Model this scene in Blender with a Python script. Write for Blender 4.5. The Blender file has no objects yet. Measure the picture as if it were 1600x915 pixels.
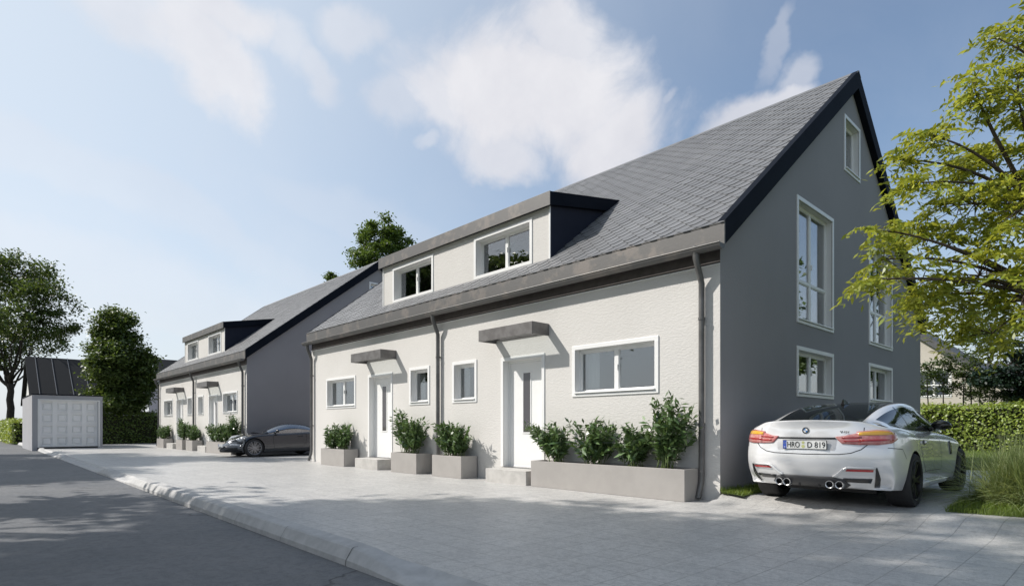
import bpy, bmesh, math, random
import numpy as np
from mathutils import Vector, Matrix
from mathutils.bvhtree import BVHTree

R = math.radians
scene = bpy.context.scene
COL = scene.collection

# ------------------------------------------------------------------ camera
CX, CY, CH = 4.268, -8.286, 0.96
YAW = R(46.77)
FPX, HZ = 917.5, 666.34            # focal length and horizon row, in pixels of the 1600 px wide photograph
cam = bpy.data.cameras.new('camera')
cam.sensor_fit = 'HORIZONTAL'
cam.sensor_width = 36.0
cam.lens = 36.0 * FPX / 1600.0
cam.shift_y = (HZ - 457.5) / 1600.0
cam.clip_start = 0.05
cam.clip_end = 6000.0
cam_o = bpy.data.objects.new('camera', cam)
cam_o.location = (CX, CY, CH)
cam_o.rotation_euler = (R(90), 0, YAW)
COL.objects.link(cam_o)
scene.camera = cam_o

def at(u, v, dep):
    """world point on the sight line of pixel (u, v) at the given distance along the view axis"""
    sa, ca = math.sin(YAW), math.cos(YAW)
    k = (u - 800.0) / FPX
    m = (HZ - v) / FPX
    return Vector((CX + dep * (-sa + k * ca), CY + dep * (ca + k * sa), CH + dep * m))

def aim(u, v):
    d = at(u, v, 1.0) - Vector((CX, CY, CH))
    return d.normalized()

# ------------------------------------------------------------------ light, sky, exposure
SUN_TO = Vector((-0.522, -0.473, 0.64)).normalized()       # direction towards the sun
SUN_EL = math.asin(SUN_TO.z)
SUN_AZ = math.atan2(SUN_TO.x, SUN_TO.y)
sun = bpy.data.lights.new('sun', 'SUN')
sun.energy = 4.6
sun.angle = R(0.8)
sun.color = (1.0, 0.95, 0.885)
sun_o = bpy.data.objects.new('sun', sun)
sun_o.rotation_euler = (-SUN_TO).to_track_quat('-Z', 'Y').to_euler()
sun_o.location = (-20, -20, 30)
COL.objects.link(sun_o)

scene.view_settings.view_transform = 'Standard'
scene.view_settings.look = 'None'
scene.view_settings.gamma = 1.0
scene.view_settings.use_curve_mapping = False
scene.view_settings.exposure = 0.22
scene.cycles.max_bounces = 8
scene.cycles.transparent_max_bounces = 16
scene.cycles.caustics_reflective = False
scene.cycles.caustics_refractive = False
scene.cycles.use_denoising = True
scene.cycles.sample_clamp_indirect = 6.0

world = bpy.data.worlds.new('World')
scene.world = world
world.use_nodes = True
nt = world.node_tree
SKYCOL = (0, 0, 0)

class NT:
    """small helper to write node graphs"""
    def __init__(s, tree): s.t = tree; s.n = tree.nodes; s.l = tree.links
    def new(s, typ, **kw):
        n = s.n.new(typ)
        for k, v in kw.items(): setattr(n, k, v)
        return n
    def put(s, sock, val):
        if hasattr(val, 'is_output') or isinstance(val, bpy.types.NodeSocket): s.l.new(val, sock)
        else: sock.default_value = val
    def math(s, op, a, b=None, c=None, clamp=False):
        n = s.new('ShaderNodeMath', operation=op, use_clamp=clamp)
        s.put(n.inputs[0], a)
        if b is not None: s.put(n.inputs[1], b)
        if c is not None: s.put(n.inputs[2], c)
        return n.outputs[0]
    def vmath(s, op, a, b=None):
        n = s.new('ShaderNodeVectorMath', operation=op)
        s.put(n.inputs[0], a)
        if b is not None: s.put(n.inputs[1], b)
        return n.outputs['Value'] if op in ('DOT_PRODUCT', 'LENGTH') else n.outputs[0]
    def noise(s, vec, scale, detail=4, rough=.55, dist=0.0):
        n = s.new('ShaderNodeTexNoise')
        s.put(n.inputs['Vector'], vec)
        n.inputs['Scale'].default_value = scale
        n.inputs['Detail'].default_value = detail
        n.inputs['Roughness'].default_value = rough
        n.inputs['Distortion'].default_value = dist
        return n.outputs['Fac']
    def ramp(s, fac, stops):
        n = s.new('ShaderNodeValToRGB')
        s.put(n.inputs[0], fac)
        e = n.color_ramp.elements
        e[0].position, e[0].color = stops[0][0], tuple(stops[0][1]) + (1,)
        e[1].position, e[1].color = stops[1][0], tuple(stops[1][1]) + (1,)
        for p, c in stops[2:]:
            q = e.new(p); q.color = tuple(c) + (1,)
        return n.outputs[0]
    def smooth(s, x, lo, hi):
        n = s.new('ShaderNodeMapRange', interpolation_type='SMOOTHSTEP')
        s.put(n.inputs['Value'], x)
        n.inputs['From Min'].default_value = lo
        n.inputs['From Max'].default_value = hi
        return n.outputs['Result']
    def mix(s, fac, a, b, typ='MIX'):
        n = s.new('ShaderNodeMix', data_type='RGBA', blend_type=typ)
        s.put(n.inputs[0], fac)
        s.put(n.inputs[6], a if not isinstance(a, tuple) or len(a) == 4 else a + (1,))
        s.put(n.inputs[7], b if not isinstance(b, tuple) or len(b) == 4 else b + (1,))
        return n.outputs[2]

def build_sky():
    g = NT(nt)
    bg = nt.nodes['Background']
    sky = g.new('ShaderNodeTexSky', sky_type='NISHITA')
    sky.sun_disc = False
    sky.sun_elevation = SUN_EL
    sky.sun_rotation = SUN_AZ
    sky.altitude = 50
    sky.air_density = 1.0
    sky.dust_density = 1.6
    sky.ozone_density = 1.3
    tc = g.new('ShaderNodeTexCoord')
    d = g.vmath('NORMALIZE', tc.outputs['Generated'])
    warp = g.new('ShaderNodeTexNoise')
    g.put(warp.inputs['Vector'], d)
    warp.inputs['Scale'].default_value = 3.2
    warp.inputs['Detail'].default_value = 6
    warp.inputs['Roughness'].default_value = .6
    w = g.vmath('SUBTRACT', warp.outputs['Color'], (.5, .5, .5))
    fine = g.noise(d, 9.0, 9, .60, .4)
    soft = g.noise(d, 3.3, 6, .6, .6)
    total = None
    # (u, v, half width, half height, tilt, density, softness)
    blobs = [
        (825, 145, .180, .105, 0, 1.0, .85), (700, 165, .085, .055, -5, .85, .9), (865, 60, .075, .065, 0, .85, .9),
        (970, 195, .110, .058, 12, 1.0, .85), (790, 225, .095, .050, 0, .85, .9), (612, 170, .040, .035, 0, .45, .9), (655, 228, .02, .012, 20, .4, .8),
        (1050, 140, .018, .014, 40, .4, .8),
        (300, 85, .10, .060, -38, .85, 1.0), (215, 55, .11, .040, -15, .60, 1.0), (315, 10, .11, .045, 0, .85, 1.0), (330, 140, .05, .03, -40, .6, 1.0),
        (445, 60, .05, .04, -30, .5, 1.0), (500, 110, .06, .028, -40, .5, 1.0), (553, 45, .05, .038, 10, .5, .9),
        (1205, 65, .045, .014, 62, .30, .8), (1235, 112, .040, .024, 20, .50, .8), (1185, 165, .075, .028, 10, .85, .9),
        (150, 300, .55, .040, -14, .24, .5), (560, 340, .20, .04, -18, .18, .5), (60, 430, .60, .06, -6, .3, .5), (300, 520, .45, .04, 0, .3, .5),
    ]
    extra = [((-.7, -.6, .35), .5, .10, 0, .5, .8), ((.2, -.9, .3), .6, .12, 0, .5, .8), ((.9, -.2, .3), .5, .1, 0, .5, .8)]
    items = [(aim(u, v), a, b, t, dn, sf) for u, v, a, b, t, dn, sf in blobs]
    items += [(Vector(c).normalized(), a, b, t, dn, sf) for c, a, b, t, dn, sf in extra]
    for c, a, b, t, dn, sf in items:
        r = c.cross(Vector((0, 0, 1))).normalized()
        u_ = r.cross(c).normalized()
        ct, st = math.cos(R(t)), math.sin(R(t))
        r2, u2 = r * ct + u_ * st, u_ * ct - r * st
        dd = g.vmath('ADD', d, g.vmath('MULTIPLY', w, (.16, .16, .16)))
        dd = g.vmath('SUBTRACT', dd, tuple(c))
        x = g.math('DIVIDE', g.vmath('DOT_PRODUCT', dd, tuple(r2)), a)
        y = g.math('DIVIDE', g.vmath('DOT_PRODUCT', dd, tuple(u2)), b)
        f = g.math('DIVIDE', g.vmath('DOT_PRODUCT', dd, tuple(c)), max(a, b) * 1.5)
        rr = g.math('SQRT', g.math('ADD', g.math('ADD', g.math('MULTIPLY', x, x), g.math('MULTIPLY', y, y)), g.math('MULTIPLY', f, f)))
        fade = g.math('SUBTRACT', 1.25, rr)
        val = g.math('ADD', fade, g.math('MULTIPLY', g.math('SUBTRACT', fine, .5), 1.35 * sf))
        m = g.math('MULTIPLY', g.smooth(val, .06, .80), dn)
        total = m if total is None else g.math('MAXIMUM', total, m)
    # thin veil, thicker near the horizon
    sep = g.new('ShaderNodeSeparateXYZ')
    g.put(sep.inputs[0], d)
    low = g.math('SUBTRACT', 1.0, g.smooth(sep.outputs[2], 0.0, .50))
    veil = g.math('MULTIPLY', g.smooth(soft, .35, .72), g.math('MULTIPLY_ADD', low, .26, .06))
    cover = g.math('MAXIMUM', total, veil)
    shade = g.ramp(g.noise(d, 4.0, 6, .6), [(.32, (4.2, 4.2, 4.5)), (.62, (5.1, 5.05, 5.2))])
    skyc = g.mix(1.0, sky.outputs[0], (1.0, .985, .94, 1), 'MULTIPLY')
    hazed = g.mix(g.math('MULTIPLY', g.math('POWER', low, 2.0), .62), skyc, (4.05, 4.25, 4.70))
    toward = g.smooth(g.vmath('DOT_PRODUCT', d, tuple(SUN_TO)), .0, .95)      # bright hazy air on the sun's side
    hazed = g.mix(g.math('MULTIPLY', toward, .85), hazed, (4.15, 4.65, 5.15))
    col = g.mix(g.math('MULTIPLY', cover, .93, clamp=True), hazed, shade)
    g.l.new(col, bg.inputs['Color'])
    bg.inputs['Strength'].default_value = 0.15
build_sky()

# ------------------------------------------------------------------ materials
MATS = {}
def surf(name, col, rough=.6, metal=0.0, var=.0, vscale=3.0, vcol=None, bump=0.0, bscale=60.0, bdetail=4, coat=0.0, spec=.5, island=0.0, bdist=.01, vsharp=None):
    """principled material; colour varies with world-space noise (stains, wear) and optionally per separate piece"""
    if name in MATS: return MATS[name]
    m = bpy.data.materials.new(name)
    m.use_nodes = True
    g = NT(m.node_tree)
    p = m.node_tree.nodes['Principled BSDF']
    p.inputs['Roughness'].default_value = rough
    p.inputs['Metallic'].default_value = metal
    p.inputs['Specular IOR Level'].default_value = spec
    if coat:
        p.inputs['Coat Weight'].default_value = coat
        p.inputs['Coat Roughness'].default_value = .03
    geo = g.new('ShaderNodeNewGeometry')
    c = col + (1,)
    out = None
    if var:
        n1 = g.noise(geo.outputs['Position'], vscale, 6, .6)
        vc = vcol if vcol else tuple(max(0, x * (1 - var)) for x in col)
        lo, hi = vsharp if vsharp else (.3, .7)
        out = g.mix(g.smooth(n1, lo, hi), c, vc + (1,))
    if island:
        ri = geo.outputs['Random Per Island']
        f = g.math('MULTIPLY_ADD', ri, island * 2, 1 - island)
        hs = g.new('ShaderNodeHueSaturation')
        g.put(hs.inputs['Color'], out if out is not None else c)
        g.put(hs.inputs['Value'], f)
        g.put(hs.inputs['Hue'], g.math('MULTIPLY_ADD', g.math('FRACT', g.math('MULTIPLY', ri, 7.31)), island * .06, .5 - island * .03))
        out = hs.outputs[0]
    if out is not None: g.l.new(out, p.inputs['Base Color'])
    else: p.inputs['Base Color'].default_value = c
    if bump:
        b = g.new('ShaderNodeBump')
        b.inputs['Strength'].default_value = bump
        b.inputs['Distance'].default_value = bdist
        g.put(b.inputs['Height'], g.noise(geo.outputs['Position'], bscale, bdetail, .6))
        g.l.new(b.outputs[0], p.inputs['Normal'])
    MATS[name] = m
    return m

def leafmat(name, col, col2, trans=.35, rough=.45, island=.35, scale=.6):
    if name in MATS: return MATS[name]
    m = bpy.data.materials.new(name)
    m.use_nodes = True
    g = NT(m.node_tree)
    p = m.node_tree.nodes['Principled BSDF']
    o = m.node_tree.nodes['Material Output']
    geo = g.new('ShaderNodeNewGeometry')
    ri = geo.outputs['Random Per Island']
    c = g.mix(g.smooth(ri, .1, .9), col + (1,), col2 + (1,))
    c = g.mix(g.math('MULTIPLY', g.smooth(g.noise(geo.outputs['Position'], scale, 3), .35, .7), .6), c, tuple(x * .62 for x in col) + (1,))
    hs = g.new('ShaderNodeHueSaturation')
    g.put(hs.inputs['Color'], c)
    g.put(hs.inputs['Value'], g.math('MULTIPLY_ADD', g.math('FRACT', g.math('MULTIPLY', ri, 13.7)), island * 2, 1 - island))
    g.l.new(hs.outputs[0], p.inputs['Base Color'])
    p.inputs['Roughness'].default_value = rough
    t = g.new('ShaderNodeBsdfTranslucent')
    g.l.new(g.mix(.5, hs.outputs[0], (col2[0] * 1.4, col2[1] * 1.3, col2[2] * .5, 1)), t.inputs['Color'])
    mx = g.new('ShaderNodeMixShader')
    mx.inputs[0].default_value = trans
    g.l.new(p.outputs[0], mx.inputs[1]); g.l.new(t.outputs[0], mx.inputs[2])
    g.l.new(mx.outputs[0], o.inputs['Surface'])
    MATS[name] = m
    return m

def glassmat(name, tint=(.75, .78, .8), ior=1.6, base=.05, rough=0.0):
    """thin pane: reflects by angle, lets the rest through tinted"""
    if name in MATS: return MATS[name]
    m = bpy.data.materials.new(name)
    m.use_nodes = True
    g = NT(m.node_tree)
    m.node_tree.nodes.remove(m.node_tree.nodes['Principled BSDF'])
    o = m.node_tree.nodes['Material Output']
    fr = g.new('ShaderNodeFresnel')
    bf = g.new('ShaderNodeNewGeometry').outputs['Backfacing']      # the pane does not bend light: same angle law on both faces
    g.put(fr.inputs['IOR'], g.math('MULTIPLY_ADD', bf, 1 / ior - ior, ior))
    tr = g.new('ShaderNodeBsdfTransparent'); tr.inputs['Color'].default_value = tint + (1,)
    gl = g.new('ShaderNodeBsdfGlossy'); gl.inputs['Roughness'].default_value = rough
    gl.inputs['Color'].default_value = (.95, .96, .97, 1)
    mx = g.new('ShaderNodeMixShader')
    g.put(mx.inputs[0], g.math('ADD', fr.outputs[0], base, clamp=True))
    g.l.new(tr.outputs[0], mx.inputs[1]); g.l.new(gl.outputs[0], mx.inputs[2])
    g.l.new(mx.outputs[0], o.inputs['Surface'])
    MATS[name] = m
    return m

# ------------------------------------------------------------------ objects, parts, copies
def origin_of(o):
    v = Vector((0, 0, 0))
    while o is not None:
        v += o.location; o = o.parent
    return v

def tag(o, label=None, cat=None, group=None, kind=None):
    if label: o['label'] = label
    if cat: o['category'] = cat
    if group: o['group'] = group
    if kind: o['kind'] = kind
    return o

def thing(name, label, cat, loc=(0, 0, 0), rz=0.0, group=None):
    o = bpy.data.objects.new(name, None)
    o.empty_display_size = .2
    o.location = loc
    o.rotation_euler = (0, 0, rz)
    COL.objects.link(o)
    return tag(o, label, cat, group)

def copy_tree(o, parent=None, offset=(0, 0, 0)):
    c = o.copy()
    COL.objects.link(c)
    c.parent = parent
    if parent is None: c.location = o.location + Vector(offset)
    for ch in list(o.children): copy_tree(ch, c)
    return c

class MB:
    """collects shapes and links them as ONE mesh object"""
    def __init__(s): s.v = []; s.f = []; s.m = []
    def add(s, verts, faces, mi=0):
        n = len(s.v)
        s.v += [tuple(p) for p in verts]
        s.f += [tuple(i + n for i in f) for f in faces]
        s.m += [mi] * len(faces)
        return s
    def box(s, x0, x1, y0, y1, z0, z1, mi=0, fn=None):
        c = [(x, y, z) for x in (x0, x1) for y in (y0, y1) for z in (z0, z1)]
        if fn: c = [fn(*p) for p in c]
        return s.add(c, [(0, 1, 3, 2), (4, 6, 7, 5), (0, 4, 5, 1), (2, 3, 7, 6), (0, 2, 6, 4), (1, 5, 7, 3)], mi)
    def prism(s, pts, ext, mi=0):
        n = len(pts); e = Vector(ext)
        a = [Vector(p) for p in pts]; b = [p + e for p in a]
        f = [tuple(range(n))[::-1], tuple(range(n, 2 * n))] + [(i, (i + 1) % n, n + (i + 1) % n, n + i) for i in range(n)]
        return s.add(a + b, f, mi)
    def tube(s, path, rad, n=8, mi=0, cap=True):
        path = [Vector(p) for p in path]
        if not hasattr(rad, '__len__'): rad = [rad] * len(path)
        rings = []; up = None
        for i, p in enumerate(path):
            t = (path[min(i + 1, len(path) - 1)] - path[max(i - 1, 0)])
            if t.length < 1e-9: t = Vector((0, 0, 1))
            t.normalize()
            if up is None:
                up = Vector((0, 0, 1)) if abs(t.z) < .9 else Vector((1, 0, 0))
            a = up - t * up.dot(t)
            if a.length < 1e-5: a = t.orthogonal()
            a.normalize(); b = t.cross(a); up = a
            rings.append([p + (a * math.cos(2 * math.pi * k / n) + b * math.sin(2 * math.pi * k / n)) * rad[i] for k in range(n)])
        v = [q for r in rings for q in r]
        f = [(i * n + k, i * n + (k + 1) % n, (i + 1) * n + (k + 1) % n, (i + 1) * n + k) for i in range(len(path) - 1) for k in range(n)]
        if cap: f += [tuple(range(n))[::-1], tuple(range((len(path) - 1) * n, len(path) * n))]
        return s.add(v, f, mi)
    def lathe(s, prof, c, axis='x', n=32, mi=0, closed=False):
        """prof: (radius, along) pairs"""
        v = []
        for r, h in prof:
            for k in range(n):
                a = 2 * math.pi * k / n
                q = (h, r * math.cos(a), r * math.sin(a)) if axis == 'x' else ((r * math.cos(a), h, r * math.sin(a)) if axis == 'y' else (r * math.cos(a), r * math.sin(a), h))
                v.append((c[0] + q[0], c[1] + q[1], c[2] + q[2]))
        m = len(prof)
        f = [(i * n + k, i * n + (k + 1) % n, ((i + 1) % m) * n + (k + 1) % n, ((i + 1) % m) * n + k) for i in range(m if closed else m - 1) for k in range(n)]
        return s.add(v, f, mi)
    def build(s, name, mats, parent=None, smooth=False, bevel=0.0, loc=None, local=False, angle=None):
        if loc is not None: org = Vector(loc)
        elif parent is not None: org = origin_of(parent)
        else: org = Vector((0, 0, 0))
        me = bpy.data.meshes.new(name)
        vs = s.v if local else [(p[0] - org.x, p[1] - org.y, p[2] - org.z) for p in s.v]
        me.from_pydata(vs, [], s.f)
        for m in (mats if isinstance(mats, (list, tuple)) else [mats]): me.materials.append(m)
        if any(s.m): me.polygons.foreach_set('material_index', s.m)
        if smooth: me.polygons.foreach_set('use_smooth', [True] * len(s.f))
        me.update()
        if angle: me.set_sharp_from_angle(angle=R(angle))
        o = bpy.data.objects.new(name, me)
        COL.objects.link(o)
        if parent is not None: o.parent = parent
        elif loc is not None: o.location = loc
        if bevel:
            b = o.modifiers.new('bevel', 'BEVEL'); b.width = bevel; b.segments = 2; b.limit_method = 'ANGLE'; b.angle_limit = R(40)
        return o

def quads_mesh(name, P, mats, parent=None, loc=None, mi=None, local=False, smooth=False):
    """P: (N, 4, 3) array of quads -> one object"""
    P = np.asarray(P, dtype=np.float32)
    org = Vector(loc) if loc is not None else (origin_of(parent) if parent is not None else Vector((0, 0, 0)))
    if not local: P = P - np.array(org, dtype=np.float32)
    n = len(P)
    me = bpy.data.meshes.new(name)
    me.vertices.add(4 * n); me.loops.add(4 * n); me.polygons.add(n)
    me.vertices.foreach_set('co', P.reshape(-1))
    me.loops.foreach_set('vertex_index', np.arange(4 * n, dtype=np.int32))
    me.polygons.foreach_set('loop_start', np.arange(0, 4 * n, 4, dtype=np.int32))
    me.polygons.foreach_set('loop_total', np.full(n, 4, dtype=np.int32))
    for m in (mats if isinstance(mats, (list, tuple)) else [mats]): me.materials.append(m)
    if mi is not None: me.polygons.foreach_set('material_index', np.asarray(mi, dtype=np.int32))
    me.update(calc_edges=True)
    o = bpy.data.objects.new(name, me)
    COL.objects.link(o)
    if parent is not None: o.parent = parent
    elif loc is not None: o.location = loc
    return o

def leaf_quads(rng, C, L, W, up=.5, droop=0.0, A=None, fold=.18, nb=None):
    """rhombic leaves of length L and width W at centres C"""
    n = len(C)
    N = rng.normal(size=(n, 3)); N[:, 2] = np.abs(N[:, 2]) + up
    if nb is not None: N += nb
    N /= np.linalg.norm(N, axis=1)[:, None]
    if A is None:
        A = rng.normal(size=(n, 3)); A[:, 2] -= droop
    A = A - N * (A * N).sum(1)[:, None]
    A /= np.linalg.norm(A, axis=1)[:, None] + 1e-9
    B = np.cross(N, A)
    l = (np.asarray(L) * rng.uniform(.7, 1.25, n))[:, None]; w = (np.asarray(W) * rng.uniform(.75, 1.2, n))[:, None]
    return np.stack([C - A * l * .5, C + B * w * .5 + N * w * fold, C + A * l * .5, C - B * w * .5 + N * w * fold], axis=1)

# ------------------------------------------------------------------ ground, road, paving, kerb
def ye(x): return -5.85 - .0117 * (max(x, -34.0) - .36)       # road edge
PZ, RZ = -.15, -.25

def sm(x, a, b):
    t = min(1, max(0, (x - a) / (b - a))); return t * t * (3 - 2 * t)

def paving_z(x, y):
    """flat forecourt; a ramp lifts it towards the driveway beside the gable"""
    yf = -.36 - .16 * max(0, x)
    k = sm(x, -.05, .0) * min(1, max(0, (y - yf) / (.5 + .06 * max(0, x))))
    top = -.015 - .035 * sm(x, .1, .5)
    return PZ + (top - PZ) * k

def mat_asphalt():
    m = bpy.data.materials.new('asphalt'); m.use_nodes = True
    g = NT(m.node_tree); p = m.node_tree.nodes['Principled BSDF']
    pos = g.new('ShaderNodeNewGeometry').outputs['Position']
    n1 = g.noise(pos, .55, 6, .65); n2 = g.noise(pos, 5.0, 6, .7); n3 = g.noise(pos, 90.0, 3, .7)
    c = g.mix(g.smooth(n1, .3, .7), (.092, .098, .108, 1), (.135, .138, .143, 1))
    c = g.mix(g.math('MULTIPLY', g.smooth(n2, .45, .75), .5), c, (.15, .146, .14, 1))
    vo = g.new('ShaderNodeTexVoronoi', feature='DISTANCE_TO_EDGE'); vo.inputs['Scale'].default_value = .33
    g.put(vo.inputs['Vector'], g.vmath('ADD', pos, g.vmath('MULTIPLY', (lambda n: n.outputs['Color'])(_cnoise(g, pos, 1.6)), (.7, .7, .7))))
    crack = g.math('MULTIPLY', g.math('SUBTRACT', 1.0, g.smooth(vo.outputs['Distance'], .0015, .008)), g.smooth(n1, .48, .60))
    c = g.mix(g.math('MULTIPLY', crack, .7), c, (.022, .022, .023, 1))
    n7 = g.noise(pos, 13, 6, .78)
    c = g.mix(g.math('MULTIPLY', g.smooth(n7, .46, .60), .8), c, g.mix(1.0, c, (.66, .67, .70, 1), 'MULTIPLY'))
    n8 = g.noise(pos, 1.7, 8, .72, 1.5)
    c = g.mix(g.math('MULTIPLY', g.smooth(n8, .50, .60), .4), c, g.mix(1.0, c, (1.30, 1.28, 1.24, 1), 'MULTIPLY'))
    c = g.mix(g.math('MULTIPLY', g.smooth(n3, .52, .74), .55), c, (.25, .245, .235, 1))
    g.l.new(c, p.inputs['Base Color'])
    p.inputs['Roughness'].default_value = .62
    b = g.new('ShaderNodeBump'); b.inputs['Strength'].default_value = .55; b.inputs['Distance'].default_value = .012
    g.put(b.inputs['Height'], g.math('SUBTRACT', g.math('ADD', n3, g.math('MULTIPLY', n2, .5)), g.math('MULTIPLY', crack, 1.5)))
    g.l.new(b.outputs[0], p.inputs['Normal'])
    return m
def _cnoise(g, pos, sc):
    n = g.new('ShaderNodeTexNoise'); g.put(n.inputs['Vector'], pos); n.inputs['Scale'].default_value = sc; n.inputs['Detail'].default_value = 4
    return n

def mat_paving():
    m = bpy.data.materials.new('concrete_paving'); m.use_nodes = True
    g = NT(m.node_tree); p = m.node_tree.nodes['Principled BSDF']
    pos = g.new('ShaderNodeNewGeometry').outputs['Position']
    br = g.new('ShaderNodeTexBrick'); br.offset = 0.0; br.squash = 1.0
    g.put(br.inputs['Vector'], pos)
    br.inputs['Scale'].default_value = 1.0
    br.inputs['Brick Width'].default_value = .33
    br.inputs['Row Height'].default_value = .33
    br.inputs['Mortar Size'].default_value = .0045
    br.inputs['Mortar Smooth'].default_value = .3
    br.inputs['Bias'].default_value = 0.0
    br.inputs['Color1'].default_value = (.50, .49, .475, 1)
    br.inputs['Color2'].default_value = (.56, .55, .53, 1)
    br.inputs['Mortar'].default_value = (.24, .235, .225, 1)
    n1 = g.noise(pos, .8, 6, .65); n2 = g.noise(pos, 40, 4, .7); n3 = g.noise(pos, 7, 6, .65); n4 = g.noise(pos, 130, 2, .6)
    c = g.mix(g.math('MULTIPLY', g.smooth(n1, .35, .7), .45), br.outputs['Color'], (.40, .395, .38, 1))
    c = g.mix(g.math('MULTIPLY', g.smooth(n3, .5, .75), .35), c, (.58, .57, .55, 1))
    n5 = g.noise(pos, 2.6, 8, .7, 1.2)
    c = g.mix(g.math('MULTIPLY', g.smooth(n5, .50, .62), .38), c, (.36, .36, .355, 1))
    n7 = g.noise(pos, 15, 6, .78)
    c = g.mix(g.math('MULTIPLY', g.smooth(n7, .47, .60), .75), c, g.mix(1.0, c, (.70, .705, .72, 1), 'MULTIPLY'))
    n8 = g.noise(pos, 24, 4, .75)
    c = g.mix(g.math('MULTIPLY', g.smooth(n8, .54, .66), .55), c, g.mix(1.0, c, (1.22, 1.2, 1.18, 1), 'MULTIPLY'))
    n6 = g.noise(pos, 300, 2, .6)
    c = g.mix(g.math('MULTIPLY', g.smooth(n6, .50, .70), .45), c, (.30, .298, .29, 1))
    c = g.mix(g.math('MULTIPLY', g.smooth(n2, .48, .66), .60), c, (.30, .297, .29, 1))
    c = g.mix(g.math('MULTIPLY', g.smooth(n4, .56, .68), .6), c, (.70, .69, .67, 1))
    g.l.new(c, p.inputs['Base Color'])
    g.put(p.inputs['Roughness'], g.math('MULTIPLY_ADD', n3, .35, .22))
    b = g.new('ShaderNodeBump'); b.inputs['Strength'].default_value = .6; b.inputs['Distance'].default_value = .006
    g.put(b.inputs['Height'], g.math('SUBTRACT', g.math('ADD', n2, n4), g.math('MULTIPLY', br.outputs['Fac'], 1.2)))
    g.l.new(b.outputs[0], p.inputs['Normal'])
    return m

def mat_lawn():
    m = bpy.data.materials.new('lawn_grass'); m.use_nodes = True
    g = NT(m.node_tree); p = m.node_tree.nodes['Principled BSDF']
    pos = g.new('ShaderNodeNewGeometry').outputs['Position']
    c = g.mix(g.smooth(g.noise(pos, 1.3, 6, .65), .3, .7), (.085, .13, .025, 1), (.13, .17, .04, 1))
    c = g.mix(g.smooth(g.noise(pos, 45, 4, .7), .4, .7), c, (.05, .085, .015, 1))
    g.l.new(c, p.inputs['Base Color']); p.inputs['Roughness'].default_value = .8
    b = g.new('ShaderNodeBump'); b.inputs['Strength'].default_value = .9; b.inputs['Distance'].default_value = .04
    g.put(b.inputs['Height'], g.noise(pos, 60, 4, .7)); g.l.new(b.outputs[0], p.inputs['Normal'])
    return m

M_ASPH, M_PAVE, M_LAWN = mat_asphalt(), mat_paving(), mat_lawn()
M_EARTH = surf('field_earth', (.09, .12, .045), .9, var=.5, vscale=.15, vcol=(.14, .13, .07))
M_KERB = surf('kerb_concrete', (.46, .455, .445), .7, var=.3, vscale=6, vcol=(.36, .355, .35), bump=.5, bscale=120, bdist=.006)

def struct(mb, name, mats, **kw):
    o = mb.build(name, mats, **kw); o['kind'] = 'structure'; return o

mb = MB(); mb.add([(-2500, -2500, -.33), (2500, -2500, -.33), (2500, 2500, -.33), (-2500, 2500, -.33)], [(0, 1, 2, 3)])
struct(mb, 'ground', M_EARTH)

mb = MB(); xs = [-420, -200, -90, -60, -45, -34, -20, -8, 0, 12, 60]
v = []; f = []
for x in xs: v += [(x, -11.3, RZ), (x, ye(x) + .02, RZ)]
f = [(2 * i, 2 * i + 2, 2 * i + 3, 2 * i + 1) for i in range(len(xs) - 1)]
mb.add(v, f); struct(mb, 'road', M_ASPH)

# paving: one sheet, finer where the ramp is
def grid(xs, ys, zf):
    v = [(x, y if not callable(y) else y(x), 0) for x in xs for y in ys]
    v = [(p[0], p[1], zf(p[0], p[1])) for p in v]
    n = len(ys)
    return v, [(i * n + j, (i + 1) * n + j, (i + 1) * n + j + 1, i * n + j + 1) for i in range(len(xs) - 1) for j in range(n - 1)]
fx = [-42, -34, -20, -8, -3, -1, -.3, -.05, -.04, -.025, -.01, .0, .1, .2, .35, .5, .8, 1.2, 1.6, 2.0, 2.4, 2.72, 3.2, 4, 6, 9, 14]
fy = [lambda x: ye(x) + .27, -4, -3, -2, -1.4, -1.1, -.95, -.85, -.75, -.65, -.55, -.45, -.36, -.25, -.15, -.05, .05, .15, .3, .6, 1.5, 4, 9]
mb = MB(); v, f = grid(fx, fy, paving_z); mb.add(v, f)
struct(mb, 'paving', M_PAVE, smooth=False)

# lawns
mb = MB()
xs = [2.72, 3.1, 3.6, 4.5, 6, 9, 14, 40]; ys = [lambda x: .22 + .13 * (x - 2.72), .6, 1, 2, 4, 9.0]
v, f = grid(xs, ys, lambda x, y: -.056 + .05 * sm(y - .22 - .13 * (x - 2.72), 0, .4)); mb.add(v, f)
v, f = grid([-60, -20, -10, 0, 2.72, 10, 40], [9.0, 14, 20, 30, 60], lambda x, y: -.005); mb.add(v, f)
mb.add([(.0, -.03, .0), (.40, -.10, -.035), (.30, 3.0, -.03), (.30, 9.0, -.03), (0, 9.0, 0)], [(0, 1, 2, 3, 4)])
struct(mb, 'lawn', M_LAWN)

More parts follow.
